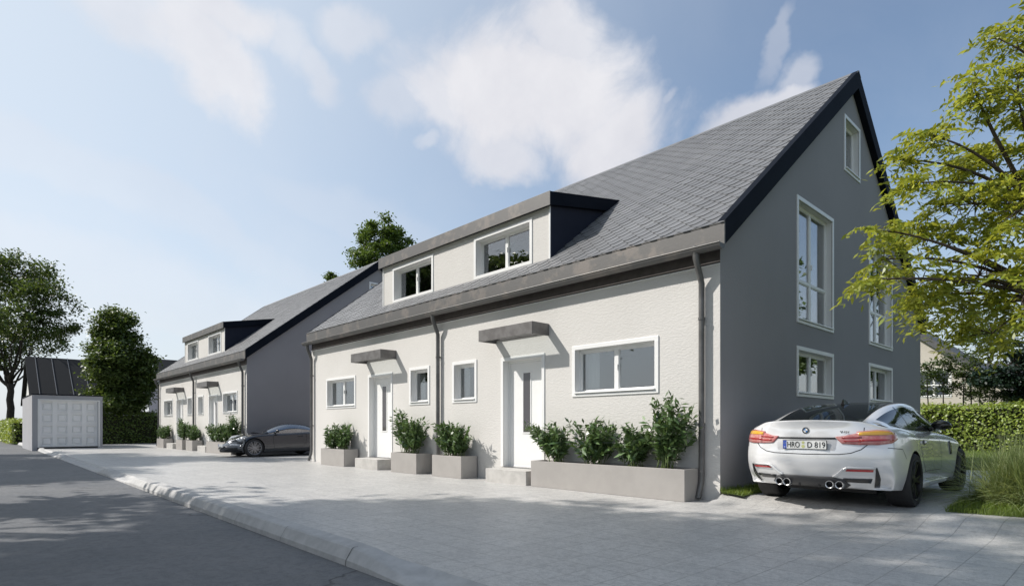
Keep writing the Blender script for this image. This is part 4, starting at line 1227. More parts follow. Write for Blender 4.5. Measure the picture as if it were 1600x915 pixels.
# ---------- dark rear-engined sports car, nose towards the street
def dark_sports_car():
    root = thing('sports_car', 'dark grey two-door sports car parked between the two houses, nose out', 'car', (-18.76, 2.03, PZ), R(180))
    S = [-1, -.84, -.58, -.25, 0, .25, .58, .84, 1]
    Y = [-1.05, -.80, -.40, .0, .4, .9, 1.4, 1.85, 2.2, 2.45, 2.75, 3.05, 3.28]
    K = [0, .18, .42, .66, .86, .95, 1.0]
    def tweak(s, y, t, k, x, yy, z):
        # front wings stand above the bonnet
        if k == 6 and 1.85 < y < 3.2 and abs(s) < .7: z -= .085 * sm(y, 1.85, 2.45) * (1 - abs(s) * .3)
        return x, yy, z
    spec = dict(S=S, Y=Y, K=K, paint=M_GRAPH, wheelbase=2.45, wheel_r=.335, arch_r=.372,
        deck=[(-1.05, .80), (-.8, .93), (-.4, .98), (.4, .95), (1.4, .90), (1.85, .895), (2.2, .875), (2.45, .845), (2.75, .78), (3.05, .68), (3.28, .56)],
        shoulder=[(-1.05, .74), (-.8, .86), (-.4, .92), (.4, .89), (1.4, .845), (1.85, .84), (2.2, .825), (2.45, .80), (2.75, .73), (3.05, .63), (3.28, .50)],
        floor=[(-1.05, .28), (0, .20), (2.4, .17), (3.28, .19)],
        width=[(-1.05, .76), (-.8, .86), (-.4, .925), (0, .945), (.4, .92), (.9, .895), (1.4, .885), (1.85, .89), (2.2, .905), (2.45, .91), (2.75, .885), (3.05, .81), (3.28, .68)],
        wk=[.93, .98, 1.0, .99, .955, .90, .78],
        rear_y=[-.92, -1.02, -1.08, -1.07, -1.0, -.96, -.95], rear_c=.34,
        front_y=[3.30, 3.40, 3.40, 3.34, 3.24, 3.18, 3.12], front_c=.48,
        crown=lambda y: .03, tweak=tweak,
        crease=lambda a, b, nS, nY, nK: .5 if (a[2] == b[2] == 0) else 0)
    body, bvh = cage_body(spec)
    B = mesh_obj('body', body, root)
    sk = Skin(bvh, root)
    st = [(-.50, .70, .945, .52, .955, .975), (-.20, .72, .95, .545, 1.02, 1.05), (.15, .735, .935, .555, 1.115, 1.15), (.55, .74, .92, .555, 1.20, 1.24), (.95, .74, .905, .55, 1.235, 1.28), (1.30, .74, .895, .545, 1.215, 1.262), (1.65, .735, .885, .57, 1.10, 1.14), (1.92, .725, .875, .62, .97, 1.0), (2.10, .71, .865, .655, .87, .895)]
    def reg(j, k):
        if k <= 1: return 1 if 1 <= j <= 6 else 0
        if k == 2: return 0
        if j <= 2: return 2
        if j >= 5: return 3
        return 0
    cab, ev = greenhouse(root, st, None, reg, [M_GRAPH, glassmat('clear_car_glass', (.62, .64, .64), 1.5, .38), M_CARGL, glassmat('clear_car_glass', (.62, .64, .64), 1.5, .38)], ['roof', 'side_window', 'rear_window', 'windscreen'])
    m = MB()
    for sg in (1, -1):
        sk.strip(m, [(1.72 * sg, .32), (1.76 * sg, .60), (1.74 * sg, .84)], 90 * sg, .009)
        sk.strip(m, [(.50 * sg, .86), (.48 * sg, .6), (.62 * sg, .36), (1.72 * sg, .32)], 90 * sg, .009)
        sk.patch('headlamp', [(p * sg, z) for p, z in [(.72 + .14 * math.cos(a), .66 + .125 * math.sin(a)) for a in [2 * math.pi * k / 16 for k in range(16)]]], 180 - sg * 25, M_HEADIN, root, off=.006, thick=.014)
        hl = sk.patch('door_handle', [(p * sg, z) for p, z in [(.62, .745), (.82, .735), (.82, .765), (.63, .775)]], 90 * sg, M_CARBLK, root, off=.014, thick=.016)
        q = MB()
        x = .86 * sg; v = []; nu, nv = 10, 8
        for a in range(nv + 1):
            ph = math.pi * a / nv
            for b in range(nu):
                th = 2 * math.pi * b / nu
                v.append((x + .11 * math.sin(ph) * math.cos(th), 1.60 + .06 * math.sin(ph) * math.sin(th), .95 + .06 * math.cos(ph)))
        q.add(v, [(a * nu + b, a * nu + (b + 1) % nu, (a + 1) * nu + (b + 1) % nu, (a + 1) * nu + b) for a in range(nv) for b in range(nu)])
        q.tube([(.70 * sg, 1.64, .88), (.80 * sg, 1.61, .92)], [.025, .025], 8)
        q.build('mirror', M_CARBLK, root, smooth=True, local=True)
        sk.patch('indicator_strip', [(p, z) for p, z in ([(-.62, .44), (-.34, .45), (-.34, .47), (-.62, .46)] if sg > 0 else [(.34, .45), (.62, .44), (.62, .46), (.34, .47)])], 180, M_HEADIN, B, off=.006)
    m.build('panel_seam', M_SEAMG, B, local=True)
    sk.patch('air_intake', [(-.66, .24), (.66, .24), (.64, .36), (.30, .35), (.24, .31), (-.24, .31), (-.30, .35), (-.64, .36)], 180, M_MATBLK, B, off=.005)
    sk.patch('splitter', [(-.70, .195), (.70, .195), (.70, .22), (-.70, .22)], 180, M_MATBLK, B, off=.03, thick=.05)
    q = sk.hit(0, .40, 180, 0)
    m = MB(); m.box(-.26, .26, q.y + .004, q.y + .016, .365, .475); pl = m.build('number_plate', M_PLATE, root, bevel=.003, local=True)
    m = MB(); m.box(.218, .256, q.y + .0165, q.y + .0175, .368, .472); m.build('blue_band', M_BLUE, pl, local=True)
    for x in (-.36, .36):
        m = MB(); m.box(x - .23, x + .23, .55, .75, .55, 1.0); m.box(x - .23, x + .23, .75, 1.2, .38, .56); s_ = m.build('seat', M_SEAT, root, bevel=.05, local=True)
        m = MB(); m.box(x - .13, x + .13, .57, .68, 1.0, 1.14); m.build('headrest', M_SEAT, s_, bevel=.04, local=True)
    for y in (0.0, 2.45):
        for sg in (-1, 1): make_wheel(root, sg * (.945 - .14 if y == 0 else .91 - .135), y, .335, .26, sg, M_RIMG, 7, 'double')
    m = MB(); m.box(-.6, .6, -.75, 3.0, .16, .30); m.build('underbody', M_MATBLK, root, local=True)
    return root

coupe = silver_coupe()
sports = dark_sports_car()

# ------------------------------------------------------------------ vegetation
M_BARK = surf('tree_bark', (.085, .065, .048), .9, var=.45, vscale=6, bump=.8, bscale=30, bdist=.03)
M_BARKD = surf('dark_bark', (.045, .036, .028), .9, var=.4, vscale=5, bump=.8, bscale=25, bdist=.03)
M_LF_FAR = leafmat('dark_oak_leaf', (.062, .098, .028), (.120, .172, .045), .30)
M_LF_MID = leafmat('bushy_tree_leaf', (.060, .098, .026), (.120, .175, .044), .30)
M_LF_BACK = leafmat('fresh_tree_leaf', (.070, .125, .028), (.130, .195, .045), .35)
M_LF_ASH = leafmat('yellow_green_ash_leaf', (.225, .298, .042), (.42, .435, .075), .45, .36, .28, 1.2)
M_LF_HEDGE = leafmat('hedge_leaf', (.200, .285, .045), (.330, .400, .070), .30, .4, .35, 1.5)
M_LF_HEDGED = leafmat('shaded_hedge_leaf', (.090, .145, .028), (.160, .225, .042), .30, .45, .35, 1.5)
M_TWIGS = surf('hedge_twigs', (.022, .026, .010), .9)
M_LF_ZZ = leafmat('glossy_pot_leaf', (.075, .135, .050), (.135, .21, .075), .16, .28, .35, 3.0)
M_STALK = surf('green_stalk', (.12, .17, .05), .5)
M_LF_PINE = leafmat('dark_pine_needle', (.012, .030, .018), (.025, .050, .028), .15)
M_LF_YOUNG = leafmat('sapling_leaf', (.045, .080, .025), (.085, .12, .035), .35)
M_BLADE = leafmat('ornamental_grass_blade', (.17, .24, .08), (.34, .39, .20), .35, .5, .25, 2.0)
M_TURF = leafmat('turf_blade', (.125, .200, .03), (.23, .30, .05), .35, .5, .25, 2.0)

def tree(name, label, base, fork, trunk_r, lobes, clumps, leaves, size, leaf_mat, bark, seed, group=None, cat='tree', clump_r=.55, flat=.6, lean=(0, 0), droop=0.0, up=.6, wl=.55, compound=False):
    """lobes: (centre, (rx, ry, rz)); clumps: total number of leaf clumps; leaves per clump"""
    rng = np.random.default_rng(seed); rd = random.Random(seed)
    base = Vector(base); fork = Vector(fork)
    T = thing(name, label, cat, base, group=group)
    m = MB(); n = 7; path = []; rad = []
    for i in range(n + 1):
        t = i / n; p = base.lerp(fork, t)
        path.append(p + Vector((rd.uniform(-1, 1), rd.uniform(-1, 1), 0)) * trunk_r * .22 * (0 < i < n)); rad.append(trunk_r * (1.35 - .65 * min(1, t * 4)) if t < .25 else trunk_r * (.92 - .25 * t))
    m.tube(path, rad, 10)
    vol = np.array([l[1][0] * l[1][1] * l[1][2] for l in lobes]) ** .8; vol /= vol.sum()
    C = []
    for (c, r), w in zip(lobes, vol):
        c = Vector(c); k = max(3, int(clumps * w))
        # limb
        steps = 8; bend = Vector((rd.uniform(-.25, .25), rd.uniform(-.25, .25), rd.uniform(.0, .25))) * (c - fork).length
        limb = []
        start = fork if rd.random() < .6 else base.lerp(fork, rd.uniform(.80, 1.0))
        for i in range(steps + 1):
            t = i / steps
            limb.append(start.lerp(c, t) + bend * (t * (1 - t)) + Vector((rd.uniform(-1, 1), rd.uniform(-1, 1), rd.uniform(-1, 1))) * .04 * (c - fork).length * (0 < i < steps))
        r0 = trunk_r * min(.55, .22 + .9 * w)
        m.tube(limb, [r0 * (1 - .8 * i / steps) for i in range(steps + 1)], 7)
        D = rng.normal(size=(k, 3)); D /= np.linalg.norm(D, axis=1)[:, None]
        D *= (rng.uniform(.12, 1, k) ** (1 / 2.4))[:, None]
        P = np.array(c)[None] + D * np.array(r)[None]
        for q in P:
            q = Vector(q)
            i = min(range(2, steps + 1), key=lambda i: (limb[i] - q).length + rd.uniform(0, .5) * max(r))
            a = limb[i]; mid = a.lerp(q, .5) + Vector((rd.uniform(-1, 1), rd.uniform(-1, 1), rd.uniform(-.2, .8))) * .12 * (q - a).length
            tr = max(.006, trunk_r * .07)
            m.tube([a, mid, q], [tr, tr * .7, tr * .35], 4, cap=False)
        C.append(P)
    m.build('trunk', bark, T, smooth=True)
    C = np.concatenate(C)
    nl = len(C) * leaves
    O = rng.normal(size=(nl, 3)) * np.array([clump_r, clump_r, clump_r * flat]) * .55
    P = np.repeat(C, leaves, 0) + O * rng.uniform(.5, 1.25, len(C)).repeat(leaves)[:, None]
    A = None
    if droop:
        A = O * np.array([1, 1, .3]) + rng.normal(size=(nl, 3)) * .12
        A /= np.linalg.norm(A, axis=1)[:, None] + 1e-6
        A[:, 2] -= droop * rng.uniform(.3, 1.4, nl)
    Q = leaf_quads(rng, P, size, size * wl, up, 0, A)
    quads_mesh('crown', Q, leaf_mat, T)
    return T

def lobe(u, v, dep, ru, rv, rd_=None):
    """lobe seen at pixel (u, v), with its half extents given in pixels of the photograph at that distance"""
    s = dep / FPX
    return (at(u, v, dep), (ru * s, (rd_ if rd_ else ru) * s, rv * s))

def ground_at(u, dep, z): p = at(u, HZ, dep); return Vector((p.x, p.y, z))

# big street tree beyond the garage
d = 50
tree('oak_tree', 'tall dark tree with a forked trunk rising behind the clipped hedge by the road', ground_at(16, d, -.3), at(16, 598, d), .34,
     [lobe(20, 430, d, 55, 38), lobe(70, 470, d - 2, 42, 34), lobe(-20, 470, d + 2, 50, 50), lobe(35, 500, d - 3, 52, 34), lobe(82, 512, d, 34, 24), lobe(-10, 545, d, 40, 40), lobe(88, 546, d - 1, 26, 12), lobe(25, 552, d + 3, 30, 26), lobe(56, 432, d + 2, 22, 22), lobe(-60, 500, d + 3, 50, 70), lobe(12, 405, d, 24, 16)],
     330, 95, .27, M_LF_FAR, M_BARKD, 11, clump_r=.80, group='trees behind the garage')
d = 39.5
tree('broadleaf_tree', 'dense dark round tree standing between the garage and the sports car house', ground_at(188, d, -.3), at(187, 640, d), .22,
     [lobe(184, 512, d, 28, 26), lobe(164, 545, d - .6, 22, 28), lobe(212, 560, d, 24, 32), lobe(186, 570, d - 1, 36, 36), lobe(164, 600, d, 24, 28), lobe(210, 606, d, 26, 28), lobe(188, 628, d - .6, 34, 14), lobe(178, 494, d + .5, 12, 12), lobe(225, 588, d, 15, 22), lobe(146, 575, d, 12, 16)],
     420, 110, .23, M_LF_MID, M_BARKD, 12, clump_r=.52, group='trees behind the garage')
d = 48
tree('broadleaf_tree', 'green tree crown rising behind the roof ridge of the sports car house', ground_at(597, d, -.1), at(597, 470, d), .25,
     [lobe(595, 365, d, 34, 24), lobe(572, 385, d, 28, 26), lobe(620, 382, d, 26, 22), lobe(598, 400, d - 1, 42, 22), lobe(560, 405, d, 18, 14), lobe(600, 440, d, 40, 30)],
     150, 110, .25, M_LF_BACK, M_BARK, 13, clump_r=.55, group='trees behind the roofs')
tree('broadleaf_tree', 'small green tree top just peeping over the ridge of the sports car house', ground_at(524, 52, -.1), at(524, 480, 52), .18,
     [lobe(520, 436, 52, 14, 9), lobe(530, 446, 52, 12, 12), lobe(524, 470, 52, 20, 24)], 50, 90, .24, M_LF_BACK, M_BARK, 14, clump_r=.5, group='trees behind the roofs')

# ash tree at the driveway, reaching over the coupe
d = 6.9
fork = at(1750, 590, d)
TB = ground_at(1800, d, -.03)
ash = [lobe(1560, 60, d + .3, 34, 40), lobe(1520, 130, d, 34, 40), lobe(1590, 150, d - .2, 46, 60), lobe(1470, 215, d, 44, 34), lobe(1550, 250, d + .4, 60, 52), lobe(1440, 285, d - .1, 34, 34), lobe(1500, 320, d, 62, 50), lobe(1590, 330, d - .5, 60, 66),
       lobe(1450, 375, d + .2, 46, 36), lobe(1372, 360, d - .2, 30, 16), lobe(1380, 405, d - .3, 34, 22), lobe(1352, 438, d - .4, 22, 11), lobe(1440, 440, d, 50, 36), lobe(1530, 430, d - .3, 66, 54), lobe(1600, 460, d - .6, 50, 62),
       lobe(1480, 490, d + .3, 50, 28), lobe(1550, 520, d + .2, 46, 28), lobe(1420, 470, d, 30, 18), lobe(1660, 250, d, 90, 170), lobe(1720, 400, d + .3, 110, 150), lobe(1640, 60, d + .2, 60, 90), lobe(1405, 250, d + .3, 14, 10), lobe(1790, 180, d + .6, 110, 150)]
def ash_tree():
    rng = np.random.default_rng(21); rd = random.Random(21)
    T = thing('ash_tree', 'light yellow-green ash tree reaching in beside the coupe and the tall gable windows', 'tree', TB)
    m = MB()
    m.tube([TB, TB.lerp(fork, .3) + Vector((.02, .01, 0)), TB.lerp(fork, .65) + Vector((-.02, .02, 0)), fork], [.15, .115, .10, .085], 12)
    vol = np.array([l[1][0] * l[1][1] * l[1][2] for l in ash]) ** .62; vol /= vol.sum()
    mains = [(at(1640, 470, d - .2), .055), (at(1620, 330, d + .1), .05), (at(1730, 250, d + .2), .06)]
    hubs = []
    for p, r in mains:
        b = Vector((rd.uniform(-.1, .1), rd.uniform(-.1, .1), .15))
        L = [fork.lerp(p, t) + b * t * (1 - t) * 2 for t in (0, .25, .5, .75, 1)]
        m.tube(L, [r * 1.3, r * 1.15, r, r * .9, r * .8], 9); hubs.append(p)
    TW = []      # twig ends with direction
    for (c, r), w in zip(ash, vol):
        c = Vector(c)
        hub = min(hubs, key=lambda h: (h - c).length * (1 if h.z < c.z + .3 else 1.4))
        b = Vector((rd.uniform(-.2, .2), rd.uniform(-.2, .2), rd.uniform(.05, .25))) * (c - hub).length
        L = [hub.lerp(c, t) + b * t * (1 - t) * 1.6 for t in [i / 7 for i in range(8)]]
        m.tube(L, [.030 - .022 * i / 7 for i in range(8)], 6)
        k = max(5, int(540 * w))
        D = rng.normal(size=(k, 3)); D /= np.linalg.norm(D, axis=1)[:, None]; D *= (rng.uniform(.05, 1, k) ** (1 / 2.6))[:, None] * .92
        for q in np.array(c)[None] + D * np.array(r)[None]:
            q = Vector(q); i = min(range(2, 8), key=lambda i: (L[i] - q).length); a = L[i]
            mid = a.lerp(q, .5) + Vector((rd.uniform(-1, 1), rd.uniform(-1, 1), rd.uniform(0, 1))) * .10 * (q - a).length
            m.tube([a, mid, q], [.007, .005, .003], 4, cap=False)
            dirn = (q - mid); dirn = dirn.normalized() if dirn.length > 1e-4 else Vector((1, 0, 0))
            TW.append((q, dirn))
    m.build('trunk', M_BARK, T, smooth=True)
    C = []; A = []; N = []; SZ = []
    for q, dn in TW:
        for _ in range(rd.randint(5, 7)):           # compound leaves fanning from the twig end
            a = rd.uniform(0, 6.283)
            out = (dn * .7 + Vector((math.cos(a), math.sin(a), rd.uniform(-.2, .35)))).normalized()
            ln = rd.uniform(.20, .32); side = out.cross(Vector((0, 0, 1)))
            if side.length < 1e-3: side = Vector((1, 0, 0))
            side.normalize(); st = q + dn * rd.uniform(-.10, .05)
            for j in range(5):
                t = (j + .6) / 5
                p = st + out * ln * t + Vector((0, 0, -.55)) * ln * t * t
                tang = (out + Vector((0, 0, -1.1 * t))).normalized()
                if j == 4: dirs = [tang]
                else: dirs = [(tang * .55 + side * s + Vector((0, 0, -.45))).normalized() for s in (-1, 1)]
                for dd in dirs:
                    L_ = rd.uniform(.080, .112)
                    C.append(p + dd * L_ * .5); A.append(dd); SZ.append(L_)
    C = np.array(C); A = np.array(A)
    Q = leaf_quads(rng, C, np.array(SZ), np.array(SZ) * .34, .45, 0, A, .12)
    quads_mesh('crown', Q, M_LF_ASH, T)
    return T
ash_tree()

# trees across the road, out of the picture: they shade the road and stand in the window glass
for i, (x, y, h, r) in enumerate([(-9.4, -12.6, 13.2, 3.5), (-5.4, -13.2, 12.9, 3.6), (-1.5, -14.5, 12.5, 3.2), (-27.6, -12.8, 15.0, 3.5), (-32.5, -14.5, 14.0, 3.4), (-21.5, -15.5, 12.0, 2.6)]):
    rd = random.Random(50 + i)
    L = []
    for k in range(10):
        a = rd.uniform(0, 6.28); q = rd.uniform(.35, .95) * r
        L.append(((x + q * math.cos(a), y + q * math.sin(a), h * rd.uniform(.40, .95)), (r * rd.uniform(.38, .6), r * rd.uniform(.38, .6), r * rd.uniform(.30, .55))))
    tree('street_tree', 'tall roadside tree standing on the verge across the road', (x, y, -.3), (x + .1, y, h * .36), .22, L, 230, 62, .36, M_LF_FAR, M_BARKD, 60 + i, group='roadside trees across the road', clump_r=.75)

# garden trees beside the lawn, out of the picture: mirrored in the gable windows and the car
for i, (x, y, h, r) in enumerate([(9.5, 5.0, 8.5, 2.6), (7.2, 17.5, 10.5, 3.0), (11.5, 26.0, 13.0, 3.6), (4.9, 27.5, 9.5, 2.2)]):
    rd = random.Random(150 + i); L = []
    for k in range(8):
        a = rd.uniform(0, 6.28); q = rd.uniform(.2, .85) * r
        L.append(((x + q * math.cos(a), y + q * math.sin(a), h * rd.uniform(.30, .92)), (r * rd.uniform(.4, .6), r * rd.uniform(.4, .6), r * rd.uniform(.35, .6))))
    tree('garden_tree', 'bushy garden tree standing on the lawn side of the driveway', (x, y, -.1), (x + .1, y, h * .3), .16, L, 130, 70, .26, M_LF_BACK, M_BARK, 160 + i, group='garden trees beside the lawn', clump_r=.6)

# clipped hedges
def hedge(label, c0, c1, depth, z0, z1, size, dens, mat, seed, group='clipped hedges'):
    """box hedge from c0 to c1 (ground line of its near face), depth to the left of that direction"""
    rng = np.random.default_rng(seed)
    a, b = Vector((*c0, 0)), Vector((*c1, 0)); L = (b - a).length; t = (b - a) / L; n = Vector((-t.y, t.x, 0))
    H = z1 - z0
    areas = [L * H, L * H, L * depth, depth * H, depth * H]
    P = []; NB = []
    for k, ar in enumerate(areas):
        c = int(ar * dens)
        u, v = rng.uniform(0, 1, c), rng.uniform(0, 1, c)
        jit = rng.normal(0, size * .55, c)
        if k == 0: q = np.outer(u * L, t) + np.outer(jit, n) + np.outer(v * H, (0, 0, 1))
        elif k == 1: q = np.outer(u * L, t) + np.outer(depth + jit, n) + np.outer(v * H, (0, 0, 1))
        elif k == 2: q = np.outer(u * L, t) + np.outer(v * depth, n) + np.outer(H + jit, (0, 0, 1))
        elif k == 3: q = np.outer(jit, t) + np.outer(u * depth, n) + np.outer(v * H, (0, 0, 1))
        else: q = np.outer(L + jit, t) + np.outer(u * depth, n) + np.outer(v * H, (0, 0, 1))
        P.append(q); NB.append(np.tile(np.array(((-n), n, Vector((0, 0, .6)), -t, t)[k]) * 1.3, (c, 1)))
    NB = np.concatenate(NB); P = np.concatenate(P) + np.array([a.x, a.y, z0])
    # gentle waviness
    P[:, 2] += .03 * np.sin(P[:, 0] * 2.1 + P[:, 1] * 1.7)
    O = thing('hedge', label, 'hedge', (a.x, a.y, z0), group=group)
    Q = leaf_quads(rng, P, size, size * .62, .25, nb=NB)
    quads_mesh('foliage', Q, mat, O)
    m = MB(); e = size * .9
    v = [a + t * (L * i) + n * (depth * j) + t * (e if i == 0 else -e) + n * (e if j == 0 else -e) + Vector((0, 0, z)) for i in (0, 1) for j in (0, 1) for z in (z0, z1 - e)]
    m.add(v, [(0, 1, 3, 2), (4, 6, 7, 5), (0, 4, 5, 1), (2, 3, 7, 6), (0, 2, 6, 4), (1, 5, 7, 3)])
    m.build('twigs', M_TWIGS, O)
    return O
A = Vector((-7.0, 21.3)); B = Vector((16.0, 21.3))
hedge('long bright green clipped hedge across the lawn behind the coupe', (A.x, A.y), (B.x, B.y), 1.0, -.02, 1.79, .125, 300, M_LF_HEDGE, 31)
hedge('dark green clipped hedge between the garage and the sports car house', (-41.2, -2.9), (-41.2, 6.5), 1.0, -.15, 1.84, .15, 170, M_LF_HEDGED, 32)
hedge('bright green clipped hedge along the road under the tall forked tree', (-90, -5.75), (-47.8, -5.75), 1.1, -.2, 1.36, .16, 110, M_LF_HEDGE, 33)

# plants in the planters: arching stalks with paired leaflets
def pot_plant(label, x, y, hgt, spread, nst, seed, lean=(0, 0)):
    rng = np.random.default_rng(seed); rd = random.Random(seed)
    z0 = PTOP - .05
    T = thing('pot_plant', label, 'plant', (x, y, z0), group='leafy plants in the planters')
    m = MB(); C = []; A = []; S = []
    for k in range(int(nst * 1.75)):
        a = rd.uniform(0, 6.283); q = rd.uniform(.1, 1.4) * spread
        h = hgt * 1.32 * rd.uniform(.45, 1.0)
        tip = Vector((x + q * math.cos(a) + lean[0] * h, y + min(max(q * math.sin(a) * .55, -.24), .16) + lean[1] * h, z0 + h))
        b0 = Vector((x + rd.uniform(-.5, .5) * spread * .8, y + rd.uniform(-.11, .11), z0))
        mid = b0.lerp(tip, .5) + Vector(((b0.x - tip.x) * .18, 0, h * .10))
        P = []
        for i in range(10):
            t = i / 9; P.append((1 - t) ** 2 * b0 + 2 * t * (1 - t) * mid + t * t * tip)
        m.tube(P, [.0075 - .0055 * i / 9 for i in range(10)], 5)
        az = rd.uniform(0, 3.14)
        for i in range(4, 20):
            t = i / 19; p = (1 - t) ** 2 * b0 + 2 * t * (1 - t) * mid + t * t * tip
            tg = (2 * (1 - t) * (mid - b0) + 2 * t * (tip - mid)).normalized()
            sd = Vector((math.cos(az), math.sin(az), 0)); sd = (sd - tg * sd.dot(tg)).normalized()
            L = .165 * (1.1 - .5 * abs(t - .45)) * rd.uniform(.85, 1.15)
            for s in ((-1, 1) if i < 19 else (0,)):
                dd = (sd * s + tg * .75 + Vector((rd.uniform(-.15, .15), rd.uniform(-.15, .15), rd.uniform(-.15, .15)))).normalized()
                C.append(p + dd * L * .5); A.append(dd); S.append(L)
    m.build('stalks', M_STALK, T, smooth=True)
    C = np.array(C); C[:, 1] = np.minimum(C[:, 1], -.035)
    quads_mesh('foliage', leaf_quads(rng, C, np.array(S), np.array(S) * .33, .4, 0, np.array(A), .1), M_LF_ZZ, T)
    return T
PY = -.29
pl = [  # x, height, spread, stalks, seed, lean, label near, label far
    (-3.02, .56, .40, 15, 1, (-.30, 0), 'leafy plant at the doorstep end of the long planter, some stalks leaning over the step', 'leafy plant at the doorstep end of the planter behind the sports car nose'),
    (-2.15, .58, .40, 16, 2, (0, 0), 'leafy plant in the middle of the long planter beneath the wide window', 'leafy plant in the middle of the planter behind the sports car'),
    (-1.35, .52, .36, 14, 3, (.05, 0), 'lower leafy plant between the middle and the tallest plant of the long planter', 'lower leafy plant beside the tallest one behind the sports car'),
    (-.75, .86, .36, 17, 4, (.08, 0), 'tallest leafy plant of the long planter, next to the zinc downpipe', 'tallest leafy plant behind the sports car, next to the corner downpipe'),
    (-6.28, .58, .34, 17, 5, (.0, 0), 'bushy plant filling the short planter next to the middle downpipe, at its pipe side', 'bushy plant at the pipe side of the short planter, sports car house'),
    (-5.92, .52, .26, 11, 6, (.12, 0), 'smaller plant by the doorstep end of the short planter beside the middle downpipe', 'smaller plant by the doorstep end of a short planter, sports car house'),
    (-7.72, .66, .34, 17, 7, (.06, 0), 'bushy plant on the pipe side of the short planter with the leaning stalk', 'bushy plant on the pipe side of the outer short planter, sports car house'),
    (-8.02, .82, .22, 10, 8, (-.35, 0), 'leggy plant with one tall stalk leaning towards the far door', 'leggy plant with a tall leaning stalk by the far door of the sports car house'),
    (-11.9, .50, .38, 17, 9, (-.05, 0), 'bushy plant at the corner end of the planter in front of the sports car tail', 'bushy plant at the garage end of the outermost planter'),
    (-11.25, .56, .34, 16, 10, (.05, 0), 'bushy plant nearest the doorstep in the planter in front of the sports car tail', 'bushy plant nearest the doorstep in the outermost planter'),
]
for x, h, sp, ns, sd, ln, la, lb in pl:
    p = pot_plant(la, x, PY, h, sp, ns, sd, ln)
    q = copy_tree(p, None, (-19.9, 0, 0)); tag(q, lb)

# ornamental grass and turf
def blades(rng, roots, length, width, lean, seg=5, gravity=.9):
    """curved grass blades as strips of quads"""
    n = len(roots); out = []
    az = rng.uniform(0, 2 * np.pi, n); ln = length * rng.uniform(.55, 1.1, n)
    el = np.radians(rng.uniform(*lean, n))
    d = np.stack([np.cos(az) * np.cos(el), np.sin(az) * np.cos(el), np.sin(el)], 1)
    side = np.stack([-np.sin(az), np.cos(az), np.zeros(n)], 1)
    tw = rng.uniform(-.6, .6, n)[:, None]; side = side + np.stack([np.zeros(n), np.zeros(n), np.ones(n)], 1) * tw
    prev = None
    for k in range(seg + 1):
        t = k / seg
        p = roots + d * (ln * t)[:, None]; p[:, 2] -= gravity * (ln * t * t * .5 * np.cos(el))
        w = width * (1 - t) ** .7 * .5 + .0006
        a, b = p - side * w, p + side * w
        if prev is not None: out.append(np.stack([prev[0], prev[1], b, a], 1))
        prev = (a, b)
    return np.concatenate(out)
def welded(Q): return Q
rng = np.random.default_rng(5)
tuft_c = Vector((3.42, 1.50, -.03))
n = 5200
root = np.stack([tuft_c.x + rng.normal(0, .20, n), tuft_c.y + rng.normal(0, .20, n), np.full(n, -.03)], 1)
T = thing('ornamental_grass', 'large pale green tuft of ornamental grass beside the driveway', 'grass tuft', tuft_c)
quads_mesh('blades', blades(rng, root, 1.10, .0075, (15, 80), 6, .85), M_BLADE, T)
n = 700
root = np.stack([tuft_c.x + .75 + rng.normal(0, .2, n), tuft_c.y + .9 + rng.normal(0, .2, n), np.full(n, -.03)], 1)

n = 26000
x = rng.uniform(2.70, 6.2, n); y = .22 + .13 * (x - 2.72) + np.abs(rng.normal(0, 1.0, n)) * 1.6
zz = -.05 + .045 * np.clip((y - .22 - .13 * (x - 2.72)) / .4, 0, 1)
tf = quads_mesh('grass', blades(rng, np.stack([x, y, zz], 1), .075, .004, (45, 88), 2, .4), M_TURF)
tag(tf, 'short green lawn grass along the driveway edge', 'grass', kind='stuff')
n = 5200
y = rng.uniform(-.06, 2.6, n); x = .01 + rng.uniform(0, 1, n) * .36
tf = quads_mesh('grass', blades(rng, np.stack([x, y, np.where(x < .05, -.0, -.03)], 1), .085, .004, (40, 88), 2, .4), M_TURF)
tag(tf, 'narrow strip of grass at the foot of the dark gable wall', 'grass', kind='stuff')
n = 16000
x = rng.uniform(-2, 14, n); y = rng.uniform(9.2, 24, n)
tf = quads_mesh('grass', blades(rng, np.stack([x, y, np.full(n, -.005)], 1), .10, .012, (45, 88), 2, .4), M_TURF)
tag(tf, 'lawn grass between the driveway and the bright hedge', 'grass', kind='stuff')

# saplings and the dark pine behind the hedge
for i, (u, vt, vb, dd, la) in enumerate([(1452, 560, 640, 27, 'thin sapling in front of the white-framed window beyond the hedge'), (1474, 548, 640, 27.5, 'slender sapling against the wall just beside the neighbour window'), (1503, 560, 640, 27, 'dark-stemmed sapling between the neighbour window and the pine'),
                                    (1520, 540, 640, 27, 'tall thin sapling rising to the neighbour roof edge'), (1531, 575, 640, 28, 'short sapling leaning before the end of the neighbour wall'), (1552, 565, 640, 27, 'sapling standing beneath the dark pine')]):
    b = ground_at(u, dd, 0); f = at(u + (i % 3 - 1) * 3, 600, dd)
    tree('sapling', la, b, f, .035, [lobe(u, vt + 18, dd, 17, 14), lobe(u - 12, vt + 45, dd, 14, 10), lobe(u + 12, vt + 52, dd, 13, 10), lobe(u + 2, vt + 30, dd, 12, 14)], 44, 24, .13, M_LF_YOUNG, M_BARKD, 80 + i, group='saplings behind the hedge', clump_r=.26)
d = 26
